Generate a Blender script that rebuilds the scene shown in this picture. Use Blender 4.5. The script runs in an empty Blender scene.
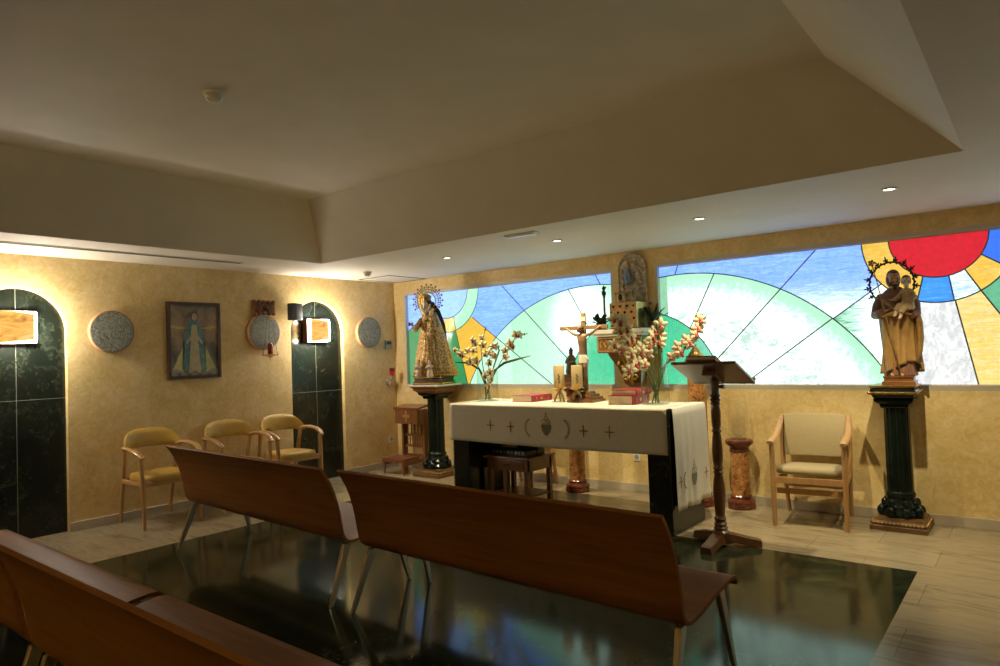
import bpy, bmesh, math, random
from mathutils import Vector, Matrix, Euler
from math import sin, cos, pi, radians as R_, sqrt, atan2

random.seed(7)
S = bpy.context.scene
C = S.collection

# ------------------------------------------------------------------ camera, world, exposure
F_PX, YAW, PITCH, ROLL = 680.05, -0.672, 0.0293, -0.0344
CAM = Vector((7.0151, -6.4771, 1.5))
fw = Vector((sin(YAW)*cos(PITCH), cos(YAW)*cos(PITCH), sin(PITCH)))
r0 = Vector((cos(YAW), -sin(YAW), 0)); u0 = r0.cross(fw)
rv = r0*cos(ROLL)+u0*sin(ROLL); uv = -r0*sin(ROLL)+u0*cos(ROLL)
cd = bpy.data.cameras.new('camera'); co = bpy.data.objects.new('camera', cd); C.objects.link(co)
cd.sensor_width = 36.0; cd.lens = F_PX/1000*36.0; cd.clip_start = 0.05
m = Matrix.Identity(4)
for i in range(3):
    m[i][0] = rv[i]; m[i][1] = uv[i]; m[i][2] = -fw[i]; m[i][3] = CAM[i]
co.matrix_world = m
S.camera = co
w = bpy.data.worlds.new('world'); S.world = w; w.use_nodes = True
w.node_tree.nodes['Background'].inputs[0].default_value = (0.6, 0.7, 1, 1)
w.node_tree.nodes['Background'].inputs[1].default_value = 0.05
S.view_settings.view_transform = 'Standard'; S.view_settings.look = 'None'
S.view_settings.gamma = 1; S.view_settings.exposure = 0.0
S.view_settings.use_curve_mapping = False
S.cycles.max_bounces = 8; S.cycles.diffuse_bounces = 5; S.cycles.glossy_bounces = 4
S.cycles.transparent_max_bounces = 12; S.cycles.use_denoising = True
S.cycles.sample_clamp_indirect = 4.0
REAR_W = 25.0
DOWN_W, WIN_GAIN, SCONCE, WHT = 140.0, 1.05, 1.0, 1.0
H = 2.517                                    # soffit height
RX0, RX1, RY0, RY1, RZ, RS = 1.047, 6.728, -1.99, -7.4, 3.022, 0.55   # ceiling recess

def spot(x, y, z, watts, size=R_(84), blend=.6, col=(1, .85, .52), rad=.02, tgt=None, parent=None):
    l = bpy.data.lights.new('halogen_light', 'SPOT'); l.energy = watts; l.spot_size = size; l.spot_blend = blend
    l.color = col; l.shadow_soft_size = rad
    o = bpy.data.objects.new('halogen_light', l); C.objects.link(o); o.location = (x, y, z)
    if tgt:
        o.rotation_euler = (Vector(tgt)-Vector((x, y, z))).to_track_quat('-Z', 'Y').to_euler()
    if parent: o.parent = parent
    return o
DLX = [2.182, 3.565, 4.926, 6.255]
for x in DLX: spot(x, -1.25, H-.03, DOWN_W, tgt=(x, -.75, 0))

# ------------------------------------------------------------------ materials
class NT:
    def __init__(s, name):
        s.m = bpy.data.materials.new(name); s.m.use_nodes = True; s.t = s.m.node_tree; s.n = s.t.nodes
        s.b = s.n['Principled BSDF']; s.out = s.n['Material Output']
        s.tc = s.n.new('ShaderNodeTexCoord').outputs['Object']
    def l(s, a, b): s.t.links.new(a, b)
    def map(s, scale=(1, 1, 1), rot=(0, 0, 0)):
        k = s.n.new('ShaderNodeMapping'); k.inputs['Scale'].default_value = scale; k.inputs['Rotation'].default_value = rot
        s.l(s.tc, k.inputs[0]); return k.outputs[0]
    def noise(s, scale, detail=3, rough=.5, dist=0, vec=None):
        k = s.n.new('ShaderNodeTexNoise'); k.inputs['Scale'].default_value = scale; k.inputs['Detail'].default_value = detail
        k.inputs['Roughness'].default_value = rough; k.inputs['Distortion'].default_value = dist
        s.l(vec if vec else s.tc, k.inputs['Vector']); return k.outputs[0]
    def ramp(s, f, stops, interp='LINEAR'):
        k = s.n.new('ShaderNodeValToRGB'); k.color_ramp.interpolation = interp; e = k.color_ramp.elements
        while len(e) < len(stops): e.new(.5)
        for q, (p, c) in zip(e, stops): q.position = p; q.color = (*c, 1) if len(c) == 3 else c
        s.l(f, k.inputs[0]); return k.outputs[0]
    def mix(s, f, a, b):
        k = s.n.new('ShaderNodeMix'); k.data_type = 'RGBA'; k.clamp_factor = True
        for sock, v in ((k.inputs[0], f), (k.inputs[6], a), (k.inputs[7], b)):
            if hasattr(v, 'is_linked'): s.l(v, sock)
            elif isinstance(v, (tuple, list)): sock.default_value = (*v, 1) if len(v) == 3 else v
            else: sock.default_value = v
        return k.outputs[2]
    def math(s, op, a, b=0.0, c=None):
        k = s.n.new('ShaderNodeMath'); k.operation = op
        for i, v in enumerate((a, b) if c is None else (a, b, c)):
            if hasattr(v, 'is_linked'): s.l(v, k.inputs[i])
            else: k.inputs[i].default_value = v
        return k.outputs[0]
    def bump(s, f, strength=.3, dist=.01):
        k = s.n.new('ShaderNodeBump'); k.inputs['Strength'].default_value = strength; k.inputs['Distance'].default_value = dist
        s.l(f, k.inputs['Height']); s.l(k.outputs[0], s.b.inputs['Normal'])
    def col(s, v):
        if hasattr(v, 'is_linked'): s.l(v, s.b.inputs['Base Color'])
        else: s.b.inputs['Base Color'].default_value = (*v, 1)
    def set(s, rough=None, metal=None, spec=None, coat=None, sheen=None):
        if rough is not None: s.b.inputs['Roughness'].default_value = rough
        if metal is not None: s.b.inputs['Metallic'].default_value = metal
        if spec is not None: s.b.inputs['Specular IOR Level'].default_value = spec
        if coat is not None: s.b.inputs['Coat Weight'].default_value = coat
        return s

M = {}
def simple(name, c, c2=None, scale=20, rough=.5, metal=0, bump=0, bscale=60, spec=None, coat=None, detail=3, stretch=None):
    t = NT(name)
    v = t.map(stretch) if stretch else None
    if c2: t.col(t.ramp(t.noise(scale, detail, vec=v), [(.3, c), (.7, c2)]))
    else: t.col(c)
    t.set(rough, metal, spec, coat)
    if bump: t.bump(t.noise(bscale, 4, vec=v), bump, .01)
    M[name] = t.m; return t.m

def plaster(name, a, b, c):
    t = NT(name)
    n1 = t.noise(2.2, 5, .65, 1.2); n2 = t.noise(11, 6, .7, 2.0)
    k = t.math('ADD', t.math('MULTIPLY', n1, .45), t.math('MULTIPLY', n2, .55))
    t.col(t.ramp(k, [(.36, a), (.5, b), (.64, c)])); t.set(.55, spec=.35)
    t.bump(t.noise(30, 6, .7), .12, .01); M[name] = t.m
plaster('plaster', (.58, .405, .14), (.70, .52, .235), (.79, .63, .35))
simple('ceiling_paint', (.66, .60, .50), (.70, .64, .54), 3, .7, bump=.03, bscale=80)
simple('white_trim', (.62, .57, .48), (.66, .61, .52), 5, .5)

def floor_mat():
    t = NT('floor_marble')
    sep = t.n.new('ShaderNodeSeparateXYZ'); t.l(t.tc, sep.inputs[0]); x, y = sep.outputs[0], sep.outputs[1]
    # cream veined marble in 0.6 x 0.4 tiles
    v = t.map((1.2, 5.0, 1), (0, 0, .25))
    n = t.noise(1.6, 8, .6, 1.4, v)
    cream = t.ramp(n, [(.30, (.22, .17, .10)), (.42, (.31, .24, .15)), (.52, (.37, .30, .19)), (.66, (.32, .25, .16))])
    br = t.n.new('ShaderNodeTexBrick'); br.inputs['Scale'].default_value = 1; br.inputs['Mortar Size'].default_value = .0018
    br.inputs['Brick Width'].default_value = .8; br.inputs['Row Height'].default_value = .4; br.offset = .5
    br.inputs['Color1'].default_value = (1, 1, 1, 1); br.inputs['Color2'].default_value = (.88, .88, .88, 1)
    br.inputs['Mortar'].default_value = (.5, .45, .4, 1); t.l(t.tc, br.inputs['Vector'])
    mul = t.n.new('ShaderNodeMix'); mul.data_type = 'RGBA'; mul.blend_type = 'MULTIPLY'; mul.inputs[0].default_value = 1
    t.l(cream, mul.inputs[6]); t.l(br.outputs[0], mul.inputs[7])
    # dark green marble field
    n2 = t.noise(1.8, 9, .65, 1.8); n3 = t.noise(7, 6, .6, 2.5)
    k = t.math('ADD', t.math('MULTIPLY', n2, .6), t.math('MULTIPLY', n3, .4))
    green = t.ramp(k, [(.36, (.010, .014, .008)), (.5, (.026, .031, .015)), (.6, (.055, .060, .030)), (.72, (.07, .073, .04))])
    br2 = t.n.new('ShaderNodeTexBrick'); br2.inputs['Scale'].default_value = 1; br2.inputs['Mortar Size'].default_value = .0015
    br2.inputs['Brick Width'].default_value = .6; br2.inputs['Row Height'].default_value = .6; br2.offset = 0
    br2.inputs['Color1'].default_value = (1, 1, 1, 1); br2.inputs['Color2'].default_value = (.75, .75, .75, 1)
    br2.inputs['Mortar'].default_value = (.5, .5, .5, 1); t.l(t.tc, br2.inputs['Vector'])
    mul2 = t.n.new('ShaderNodeMix'); mul2.data_type = 'RGBA'; mul2.blend_type = 'MULTIPLY'; mul2.inputs[0].default_value = 1
    t.l(green, mul2.inputs[6]); t.l(br2.outputs[0], mul2.inputs[7])
    f = t.math('MULTIPLY', t.math('MULTIPLY', t.math('GREATER_THAN', x, 1.248), t.math('LESS_THAN', x, 6.322)),
               t.math('MULTIPLY', t.math('LESS_THAN', y, -1.372), t.math('GREATER_THAN', y, -8.2)))
    t.col(t.mix(f, mul.outputs[2], mul2.outputs[2]))
    rr = t.math('SUBTRACT', .22, t.math('MULTIPLY', f, .11)); t.l(rr, t.b.inputs['Roughness']); t.l(t.math('SUBTRACT', .4, t.math('MULTIPLY', f, .17)), t.b.inputs['Specular IOR Level']); t.l(t.mix(f, (1, 1, 1), (.5, .95, .66)), t.b.inputs['Specular Tint'])
    M['floor'] = t.m
floor_mat()

def green_marble(name, joints=None):
    t = NT(name)
    n2 = t.noise(3.0, 9, .7, 1.5); n3 = t.noise(12, 7, .65, 2.2)
    k = t.math('ADD', t.math('MULTIPLY', n2, .5), t.math('MULTIPLY', n3, .5))
    c = t.ramp(k, [(.38, (.003, .005, .003)), (.5, (.007, .010, .007)), (.58, (.016, .022, .014)), (.7, (.038, .044, .030))])
    if joints:
        sep = t.n.new('ShaderNodeSeparateXYZ'); t.l(t.tc, sep.inputs[0])
        d1 = t.math('ABSOLUTE', t.math('SUBTRACT', sep.outputs[1], joints[0]))
        d2 = t.math('ABSOLUTE', t.math('SUBTRACT', sep.outputs[2], joints[1]))
        j = t.math('LESS_THAN', t.math('MINIMUM', d1, d2), .0025)
        c = t.mix(j, c, (.16, .16, .13))
    t.col(c); t.set(.22); M[name] = t.m
green_marble('niche_marble_near', (-4.448, 1.225)); green_marble('niche_marble_far', (-1.285, 1.10))
green_marble('altar_marble')

def wood(name, a, b, scale=6, rough=.35, axis=0, coat=.2, ring=10):
    t = NT(name)
    st = [1.0*ring, 1.0*ring, 1.0*ring]; st[axis] = 1.0
    v = t.map(tuple(st)); n = t.noise(scale/4, 6, .6, .6, v)
    t.col(t.ramp(n, [(.3, a), (.5, tuple((p+q)/2 for p, q in zip(a, b))), (.7, b)])); t.set(rough, coat=coat)
    t.b.inputs['Coat Roughness'].default_value = .25
    t.bump(n, .05, .004); M[name] = t.m
wood('bench_wood', (.20, .075, .016), (.28, .115, .027), 8, .5, 0, 0, 14); [setattr(n_.inputs['Specular IOR Level'], 'default_value', .10) for n_ in M['bench_wood'].node_tree.nodes if n_.type == 'BSDF_PRINCIPLED']
wood('chair_wood', (.42, .23, .085), (.52, .30, .12), 10, .35, 2, .2, 12)
wood('pale_chair_wood', (.38, .20, .075), (.48, .27, .11), 10, .35, 2, .2, 12)
wood('dark_wood', (.070, .026, .010), (.13, .050, .018), 10, .3, 2, .4, 12)
wood('red_wood', (.15, .055, .017), (.24, .092, .028), 10, .32, 2, .3, 12)
wood('cab_wood', (.16, .065, .020), (.24, .10, .032), 10, .35, 0, .2, 12)
wood('cross_wood', (.20, .11, .045), (.30, .17, .07), 10, .5, 2, 0, 12)
wood('frame_wood', (.045, .020, .012), (.085, .035, .018), 10, .45, 2, 0, 12)
simple('leatherette', (.46, .28, .05), (.52, .33, .065), 12, .45, bump=.06, bscale=220)
simple('cream_fabric', (.36, .28, .15), (.40, .32, .18), 90, .8, bump=.25, bscale=260)
simple('linen', (.66, .61, .50), (.71, .66, .55), 30, .85, bump=.12, bscale=420)
simple('champagne_metal', (.52, .44, .30), None, rough=.32, metal=.85)
simple('gold', (.75, .50, .16), (.58, .36, .10), 30, .28, 1)
simple('old_gold', (.50, .32, .10), (.28, .17, .05), 24, .38, .9, bump=.25, bscale=90)
simple('casket_gold', (.74, .48, .21), (.50, .30, .12), 40, .42, .45, bump=.4, bscale=120)
simple('brass', (.62, .44, .18), None, rough=.28, metal=1)
simple('dark_bronze', (.045, .032, .02), (.08, .055, .03), 30, .4, .6)
simple('black_metal', (.02, .017, .012), None, rough=.4, metal=.7)
simple('chrome', (.8, .8, .82), None, rough=.08, metal=1)
simple('black_plastic', (.014, .015, .018), (.02, .022, .026), 50, .42)
simple('grey_plastic', (.30, .31, .30), None, rough=.5)
simple('white_plastic', (.70, .67, .60), None, rough=.4)
simple('lcd', (.04, .075, .05), None, rough=.2)
simple('ped_stone', (.002, .005, .004), (.006, .013, .009), 8, .18, detail=6, spec=.3)
simple('ped_plinth', (.10, .048, .016), (.16, .085, .03), 20, .35)
simple('white_stone', (.68, .64, .55), (.6, .56, .48), 12, .35)
simple('stone_plaque', (.15, .16, .13), (.36, .37, .31), 42, .8, bump=.9, bscale=48, detail=7)
simple('plaque_rim', (.55, .30, .16), (.62, .36, .2), 18, .7)
simple('relief_stone', (.20, .16, .12), (.66, .58, .46), 26, .8, bump=1.0, bscale=34, detail=6)
simple('blue_glaze', (.10, .17, .30), (.2, .28, .4), 30, .5)
simple('skin', (.52, .29, .16), (.58, .34, .20), 20, .45)
simple('pale_skin', (.66, .50, .36), (.70, .54, .40), 20, .45)
simple('brown_hair', (.09, .042, .018), (.13, .065, .03), 60, .5, bump=.5, bscale=140)
simple('light_hair', (.16, .08, .03), (.22, .11, .045), 60, .5, bump=.5, bscale=140)
simple('ochre_robe', (.30, .16, .048), (.38, .22, .07), 14, .42)
simple('plum_robe', (.19, .085, .05), (.24, .11, .06), 14, .5)
simple('cream_robe', (.50, .34, .17), (.56, .40, .21), 14, .55)
simple('veil_black', (.012, .011, .012), None, rough=.7)
simple('eye_dark', (.02, .014, .01), None, rough=.2)
def petal_mat(name, a, b):
    t = NT(name); t.n.remove(t.b); c = t.ramp(t.noise(40), [(.3, a), (.7, b)])
    d = t.n.new('ShaderNodeBsdfDiffuse'); tr = t.n.new('ShaderNodeBsdfTranslucent'); mx = t.n.new('ShaderNodeMixShader'); mx.inputs[0].default_value = .5
    t.l(c, d.inputs[0]); t.l(c, tr.inputs[0]); t.l(d.outputs[0], mx.inputs[1]); t.l(tr.outputs[0], mx.inputs[2]); t.l(mx.outputs[0], t.out.inputs[0]); M[name] = t.m
petal_mat('petal', (.76, .70, .47), (.82, .78, .58)); petal_mat('petal_pink', (.80, .60, .42), (.84, .74, .56))
simple('lip_red', (.30, .015, .03), (.38, .06, .03), 60, .5)
simple('stem_green', (.045, .085, .02), (.07, .12, .03), 20, .5)
simple('dark_leaf', (.012, .035, .014), (.03, .06, .025), 20, .45)
simple('bud_brown', (.14, .09, .035), None, rough=.5)
simple('book_red', (.36, .025, .04), (.30, .02, .032), 30, .45)
simple('page_paper', (.68, .58, .40), (.60, .50, .33), 6, .8, bump=.4, bscale=8, stretch=(1, 1, 60))
simple('wax', (.62, .47, .22), (.68, .53, .27), 6, .45)
simple('thread_red', (.24, .03, .03), None, rough=.7)
simple('thread_green', (.10, .10, .06), (.24, .22, .15), 120, .7)
simple('thread_gold', (.26, .20, .10), None, rough=.6)
simple('terracotta', (.22, .12, .06), None, rough=.7)
simple('vent_dark', (.03, .03, .028), None, rough=.6)
simple('aluminium', (.55, .50, .42), None, rough=.45, metal=.3)
simple('cushion', (.16, .05, .025), (.20, .065, .03), 30, .5)
simple('gem_dark', (.05, .015, .02), (.02, .03, .05), 10, .15)

def orange_marble():
    t = NT('orange_marble')
    n = t.noise(9, 8, .7, 2.5); n2 = t.noise(26, 5, .6, 1)
    k = t.math('ADD', t.math('MULTIPLY', n, .65), t.math('MULTIPLY', n2, .35))
    t.col(t.ramp(k, [(.36, (.07, .022, .010)), (.46, (.30, .12, .035)), (.54, (.44, .21, .07)), (.64, (.55, .36, .16))])); t.set(.2)
    M['orange_marble'] = t.m
    t = NT('red_marble'); n = t.noise(14, 8, .7, 1.5)
    t.col(t.ramp(n, [(.35, (.05, .012, .008)), (.5, (.12, .030, .016)), (.68, (.24, .08, .04))])); t.set(.18); M['red_marble'] = t.m
orange_marble()

def brocade():
    t = NT('gold_brocade')
    vo = t.n.new('ShaderNodeTexVoronoi'); vo.inputs['Scale'].default_value = 46; t.l(t.tc, vo.inputs['Vector'])
    n = t.noise(55, 5, .7, .6)
    k = t.math('ADD', t.math('MULTIPLY', vo.outputs[0], .9), t.math('MULTIPLY', n, .5))
    t.col(t.ramp(k, [(.2, (.85, .64, .30)), (.5, (.66, .45, .18)), (.85, (.34, .19, .06))])); t.set(.42, .45)
    t.bump(k, .8, .012); M['gold_brocade'] = t.m
brocade()

def thin_glass(name, tint=(1, 1, 1), gloss=.06, edge=.35):
    t = NT(name); t.n.remove(t.b)
    tr = t.n.new('ShaderNodeBsdfTransparent'); tr.inputs[0].default_value = (*tint, 1)
    gl = t.n.new('ShaderNodeBsdfGlossy'); gl.inputs['Roughness'].default_value = .03
    lw = t.n.new('ShaderNodeLayerWeight'); lw.inputs[0].default_value = .25
    f = t.math('ADD', t.math('MULTIPLY', t.math('POWER', lw.outputs['Facing'], 2.5), edge), gloss)
    mx = t.n.new('ShaderNodeMixShader'); t.l(f, mx.inputs[0]); t.l(tr.outputs[0], mx.inputs[1]); t.l(gl.outputs[0], mx.inputs[2])
    t.l(mx.outputs[0], t.out.inputs[0]); M[name] = t.m
thin_glass('clear_glass', (1, 1, 1), .025, .5); thin_glass('vase_glass', (.97, .985, .975), .04, .6); thin_glass('red_glass', (.75, .03, .04), .1)

def emis(name, c, strength, base=(.5, .4, .3)):
    t = NT(name); t.col(base); t.b.inputs['Emission Color'].default_value = (*c, 1); t.b.inputs['Emission Strength'].default_value = strength
    M[name] = t.m
emis('lamp_glow', (1, .82, .5), 10.0*SCONCE); emis('tube_glow', (1, .92, .78), 470.0*SCONCE); emis('halogen_glow', (1, .85, .62), 14.0)
emis('red_flame', (1, .12, .06), .5, (.4, .02, .02))

def amber_shade():
    t = NT('amber_shade'); v = t.map((1, 2.5, 7), (.35, 0, 0)); n = t.noise(1.5, 4, .6, 2.0, v)
    c = t.ramp(n, [(.34, (.30, .12, .02)), (.46, (.85, .42, .08)), (.6, (1, .58, .16)), (.75, (1, .72, .32))])
    t.col((.6, .4, .15)); t.l(c, t.b.inputs['Emission Color']); t.b.inputs['Emission Strength'].default_value = 1.0*SCONCE; t.set(.25)
    M['amber_shade'] = t.m
amber_shade()

# ------------------------------------------------------------------ stained glass (back-lit panels)
def stained(name, right):
    t = NT(name)
    sep = t.n.new('ShaderNodeSeparateXYZ'); t.l(t.tc, sep.inputs[0]); x, z = sep.outputs[0], sep.outputs[2]
    mt = t.math
    def dist(cx, cz): return mt('SQRT', mt('ADD', mt('POWER', mt('SUBTRACT', x, cx), 2.0), mt('POWER', mt('SUBTRACT', z, cz), 2.0)))
    def line(p, q):          # signed distance, positive to the left of p -> q
        dx, dz = q[0]-p[0], q[1]-p[1]; L = sqrt(dx*dx+dz*dz); a, b = -dz/L, dx/L
        return mt('ADD', mt('ADD', mt('MULTIPLY', x, a), mt('MULTIPLY', z, b)), -(a*p[0]+b*p[1]))
    def gt(a, v=0.0): return mt('GREATER_THAN', a, v)
    def lt(a, v=0.0): return mt('LESS_THAN', a, v)
    def AND(*k):
        o = k[0]
        for q in k[1:]: o = mt('MULTIPLY', o, q)
        return o
    def NOT(a): return mt('SUBTRACT', 1.0, a)
    def sm(v, a, b):
        k = t.n.new('ShaderNodeMapRange'); k.interpolation_type = 'SMOOTHSTEP'
        t.l(v, k.inputs[0]); k.inputs[1].default_value = a; k.inputs[2].default_value = b; return k.outputs[0]
    stv = t.map((1, 1, 9), (0, .5, 0)); streak = t.noise(5, 5, .65, 1.5, stv)
    ham = t.noise(26, 4, .6, .4)
    BLUE, DBLUE, CYAN, LBLUE = (.20, .48, 1.5), (.03, .19, 1.1), (.03, .33, 1.2), (.36, .70, 1.5)
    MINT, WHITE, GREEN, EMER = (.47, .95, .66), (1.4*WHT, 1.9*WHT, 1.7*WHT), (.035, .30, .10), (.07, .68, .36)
    YEL, RED, LGREEN = (.90, .55, .06), (.72, .004, .03), (.13, .52, .30)
    leads = []
    W = .0055
    def lead(d, *cond):
        k = lt(mt('ABSOLUTE', d), W)
        for c in cond: k = mt('MULTIPLY', k, c)
        leads.append(k)
    sd = mt('SUBTRACT', dist(3.70, .99), .90) if not right else mt('SUBTRACT', dist(3.72, 1.03), .845)
    if not right:
        hill = mt('SUBTRACT', dist(3.133, .146), 2.07); inh = lt(hill); outh = NOT(inh)
        rc = dist(.95, 2.34); rin, rout = mt('SUBTRACT', rc, .363), mt('SUBTRACT', rc, .545)
        ring = AND(gt(rin), lt(rout)); oring = gt(rout)
        d1, d2 = line((1.878, 2.32), (2.803, 1.398)), line((1.383, 1.963), (2.56, 1.121))
        gl = line((1.094, 1.803), (1.27, 1.12)); ll = line((.218, 1.838), (.532, 2.045))
        g2 = line((.96, 1.80), (.80, 1.12)); g1 = line((.72, 1.86), (.42, 1.12))
        col = t.mix(sm(streak, .35, .7), BLUE, LBLUE)
        below2 = lt(d2)
        col = t.mix(AND(oring, outh, below2, gt(gl)), col, YEL)
        col = t.mix(AND(oring, lt(gl), gt(g2), lt(z, 1.85)), col, GREEN)
        col = t.mix(AND(oring, lt(ll), lt(g1), lt(x, .9)), col, GREEN)
        s1 = line((1.062, 1.993), (1.097, 1.803)); s0 = line((.90, 1.98), (.88, 1.80)); sm1 = line((.95, 2.34), (.532, 2.045))
        col = t.mix(ring, col, YEL)
        col = t.mix(AND(ring, gt(s1), gt(x, 1.0)), col, MINT)
        col = t.mix(AND(ring, lt(s0), gt(sm1), lt(z, 2.2)), col, BLUE)
        col = t.mix(lt(rin), col, LBLUE)
        pale = mt('MULTIPLY', sm(mt('ADD', hill, mt('MULTIPLY', streak, .5)), .12, -.45), sm(x, 1.7, 3.0))  # backlight hot zone painted into the hill colour, mint to white
        col = t.mix(inh, col, t.mix(pale, MINT, (.66, .98, .84)))
        col = t.mix(mt('MULTIPLY', inh, sm(dist(3.0, 1.85), .55, .1)), col, WHITE)  # bright spot of backlight painted white on the hill
        col = t.mix(mt('MULTIPLY', inh, mt('MULTIPLY', lt(x, 2.0), .12)), col, WHITE)
        col = t.mix(lt(sd), col, EMER)
        lead(hill); lead(rin); lead(rout); lead(sd)
        nh = gt(sd)
        lead(d1, gt(x, 1.878), nh); lead(d2, gt(x, 1.383), nh)
        lead(line((3.195, 2.323), (3.255, 2.21)), gt(hill)); lead(line((2.838, 2.187), (3.07, 1.777)), inh, nh)
        lead(gl, oring, lt(x, 1.3), lt(z, 1.81)); lead(ll, oring, lt(x, .6)); lead(s1, ring, gt(x, 1.0), lt(z, 2.1))
    else:
        hill = mt('SUBTRACT', dist(4.194, .159), 2.075); inh = lt(hill); outh = NOT(inh)
        sc = dist(6.385, 2.338); sun, so = mt('SUBTRACT', sc, .345), mt('SUBTRACT', sc, .55)
        ring = AND(gt(sun), lt(so)); out = gt(so)
        L1 = line((5.585, 1.702), (5.874, 1.904)); yw = line((6.487, 1.802), (6.61, 1.129)); yw2 = line((6.655, 1.869), (6.771, 1.671))
        hot = sm(mt('ADD', z, mt('MULTIPLY', streak, .7)), 2.42, 2.05)  # hot band of backlight painted into the lower sky colour
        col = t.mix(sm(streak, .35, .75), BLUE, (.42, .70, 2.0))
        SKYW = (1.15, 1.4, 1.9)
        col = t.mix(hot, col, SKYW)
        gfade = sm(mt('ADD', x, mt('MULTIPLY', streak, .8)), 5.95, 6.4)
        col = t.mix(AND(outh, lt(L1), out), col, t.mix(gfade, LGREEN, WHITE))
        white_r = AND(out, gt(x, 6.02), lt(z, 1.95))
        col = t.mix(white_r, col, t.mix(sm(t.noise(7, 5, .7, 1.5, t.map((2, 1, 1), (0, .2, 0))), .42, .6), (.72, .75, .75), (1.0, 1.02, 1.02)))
        yellow_w = t.mix(sm(streak, .4, .75), (.95, .70, .16), (1, .9, .55))
        col = t.mix(AND(out, gt(yw), gt(x, 6.45)), col, yellow_w)
        col = t.mix(AND(out, gt(yw2), gt(x, 6.6)), col, LGREEN)
        rim = sm(mt('ADD', hill, mt('MULTIPLY', ham, .4)), .17, -.12)  # backlight hot zone painted as white inside the mint rim
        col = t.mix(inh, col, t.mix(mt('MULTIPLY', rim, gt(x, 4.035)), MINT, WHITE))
        dv = t.noise(3.2, 6, .7, 2.2, t.map((1.0, 1, 2.0), (0, .55, 0))); dip = mt('MULTIPLY', sm(dv, .43, .58), sm(ham, .32, .52))
        col = t.mix(mt('MULTIPLY', mt('MULTIPLY', dip, sm(hill, -.1, -.5)), mt('MULTIPLY', inh, .85)), col, (.42, .58, .50))
        col = t.mix(AND(inh, lt(x, 4.035)), col, (.30, .66, .42))
        A = line((6.275, 2.003), (6.228, 1.817)); B = line((6.454, 1.989), (6.481, 1.802))
        Cc = line((6.564, 2.034), (6.655, 1.869)); D = line((6.674, 2.144), (6.789, 2.062))
        low = lt(z, 2.3)
        col = t.mix(ring, col, t.mix(sm(streak, .4, .8), YEL, (1, .74, .25)))
        col = t.mix(AND(ring, gt(A), lt(B), low), col, t.mix(sm(streak, .45, .75), CYAN, (.14, .55, .95)))
        col = t.mix(AND(ring, gt(B), lt(Cc), low), col, t.mix(sm(streak, .4, .65), (.55, .78, 1), WHITE))
        col = t.mix(AND(ring, gt(D), gt(x, 6.5)), col, DBLUE)
        col = t.mix(AND(out, gt(D), gt(x, 6.7)), col, DBLUE)
        far = mt('SUBTRACT', dist(7.3, .25), 1.55)
        col = t.mix(gt(x, 6.98), col, t.mix(lt(far), (1.2, 1.5, 1.9), t.mix(sm(far, -.1, -.4), MINT, (1.5, 2.0, 1.75))))  # panes out of view, added and brightened to light the room
        lead(far, gt(x, 6.98)); lead(line((7.0, 1.55), (8.6, 2.33)), gt(x, 6.98)); lead(line((7.25, 2.33), (8.3, 1.1)), gt(x, 6.98)); lead(mt('SUBTRACT', x, 6.98), out, lt(z, 2.33))
        col = t.mix(lt(sun), col, RED)
        col = t.mix(lt(sd), col, t.mix(sm(x, 4.1, 4.7), EMER, (.35, .85, .68)))
        lead(hill); lead(sun); lead(so); lead(sd)
        lead(A, ring, low, lt(x, 6.4)); lead(B, ring, low); lead(Cc, ring, low, gt(x, 6.4)); lead(D, gt(sun), gt(x, 6.5), low)
        lead(yw, out, lt(z, 1.9)); lead(yw2, out, lt(z, 1.95)); lead(L1, out, gt(x, 5.58), lt(x, 6.0))
        nh = gt(sd)
        lead(line((4.155, 2.32), (4.118, 2.221)), gt(hill)); lead(line((4.523, 2.192), (4.264, 1.684)), inh, nh)
        lead(line((5.464, 2.324), (4.547, 1.387)), nh); lead(line((5.582, 1.707), (4.971, 1.265)), inh)
    ld = leads[0]
    for k in leads[1:]: ld = mt('MAXIMUM', ld, k)
    rib = t.n.new('ShaderNodeTexWave'); rib.inputs['Scale'].default_value = 14; rib.inputs['Distortion'].default_value = 1.5; t.l(t.tc, rib.inputs['Vector'])
    fine = t.noise(60, 3, .6, .8, t.map((1, 1, 2.2), (0, .6, 0)))
    g = mt('ADD', .52, mt('ADD', mt('MULTIPLY', ham, .50), mt('MULTIPLY', fine, .44)))
    g = mt('SUBTRACT', g, mt('MULTIPLY', mt('MULTIPLY', lt(sd), rib.outputs['Fac']), .12))
    fin = t.mix(ld, col, (.01, .012, .015))
    t.col((.12, .12, .12)); t.l(fin, t.b.inputs['Emission Color'])
    t.l(mt('MULTIPLY', g, WIN_GAIN), t.b.inputs['Emission Strength'])
    t.set(.12); t.bump(ham, .35, .01)
    M[name] = t.m
stained('stained_left', False); stained('stained_right', True)

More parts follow.
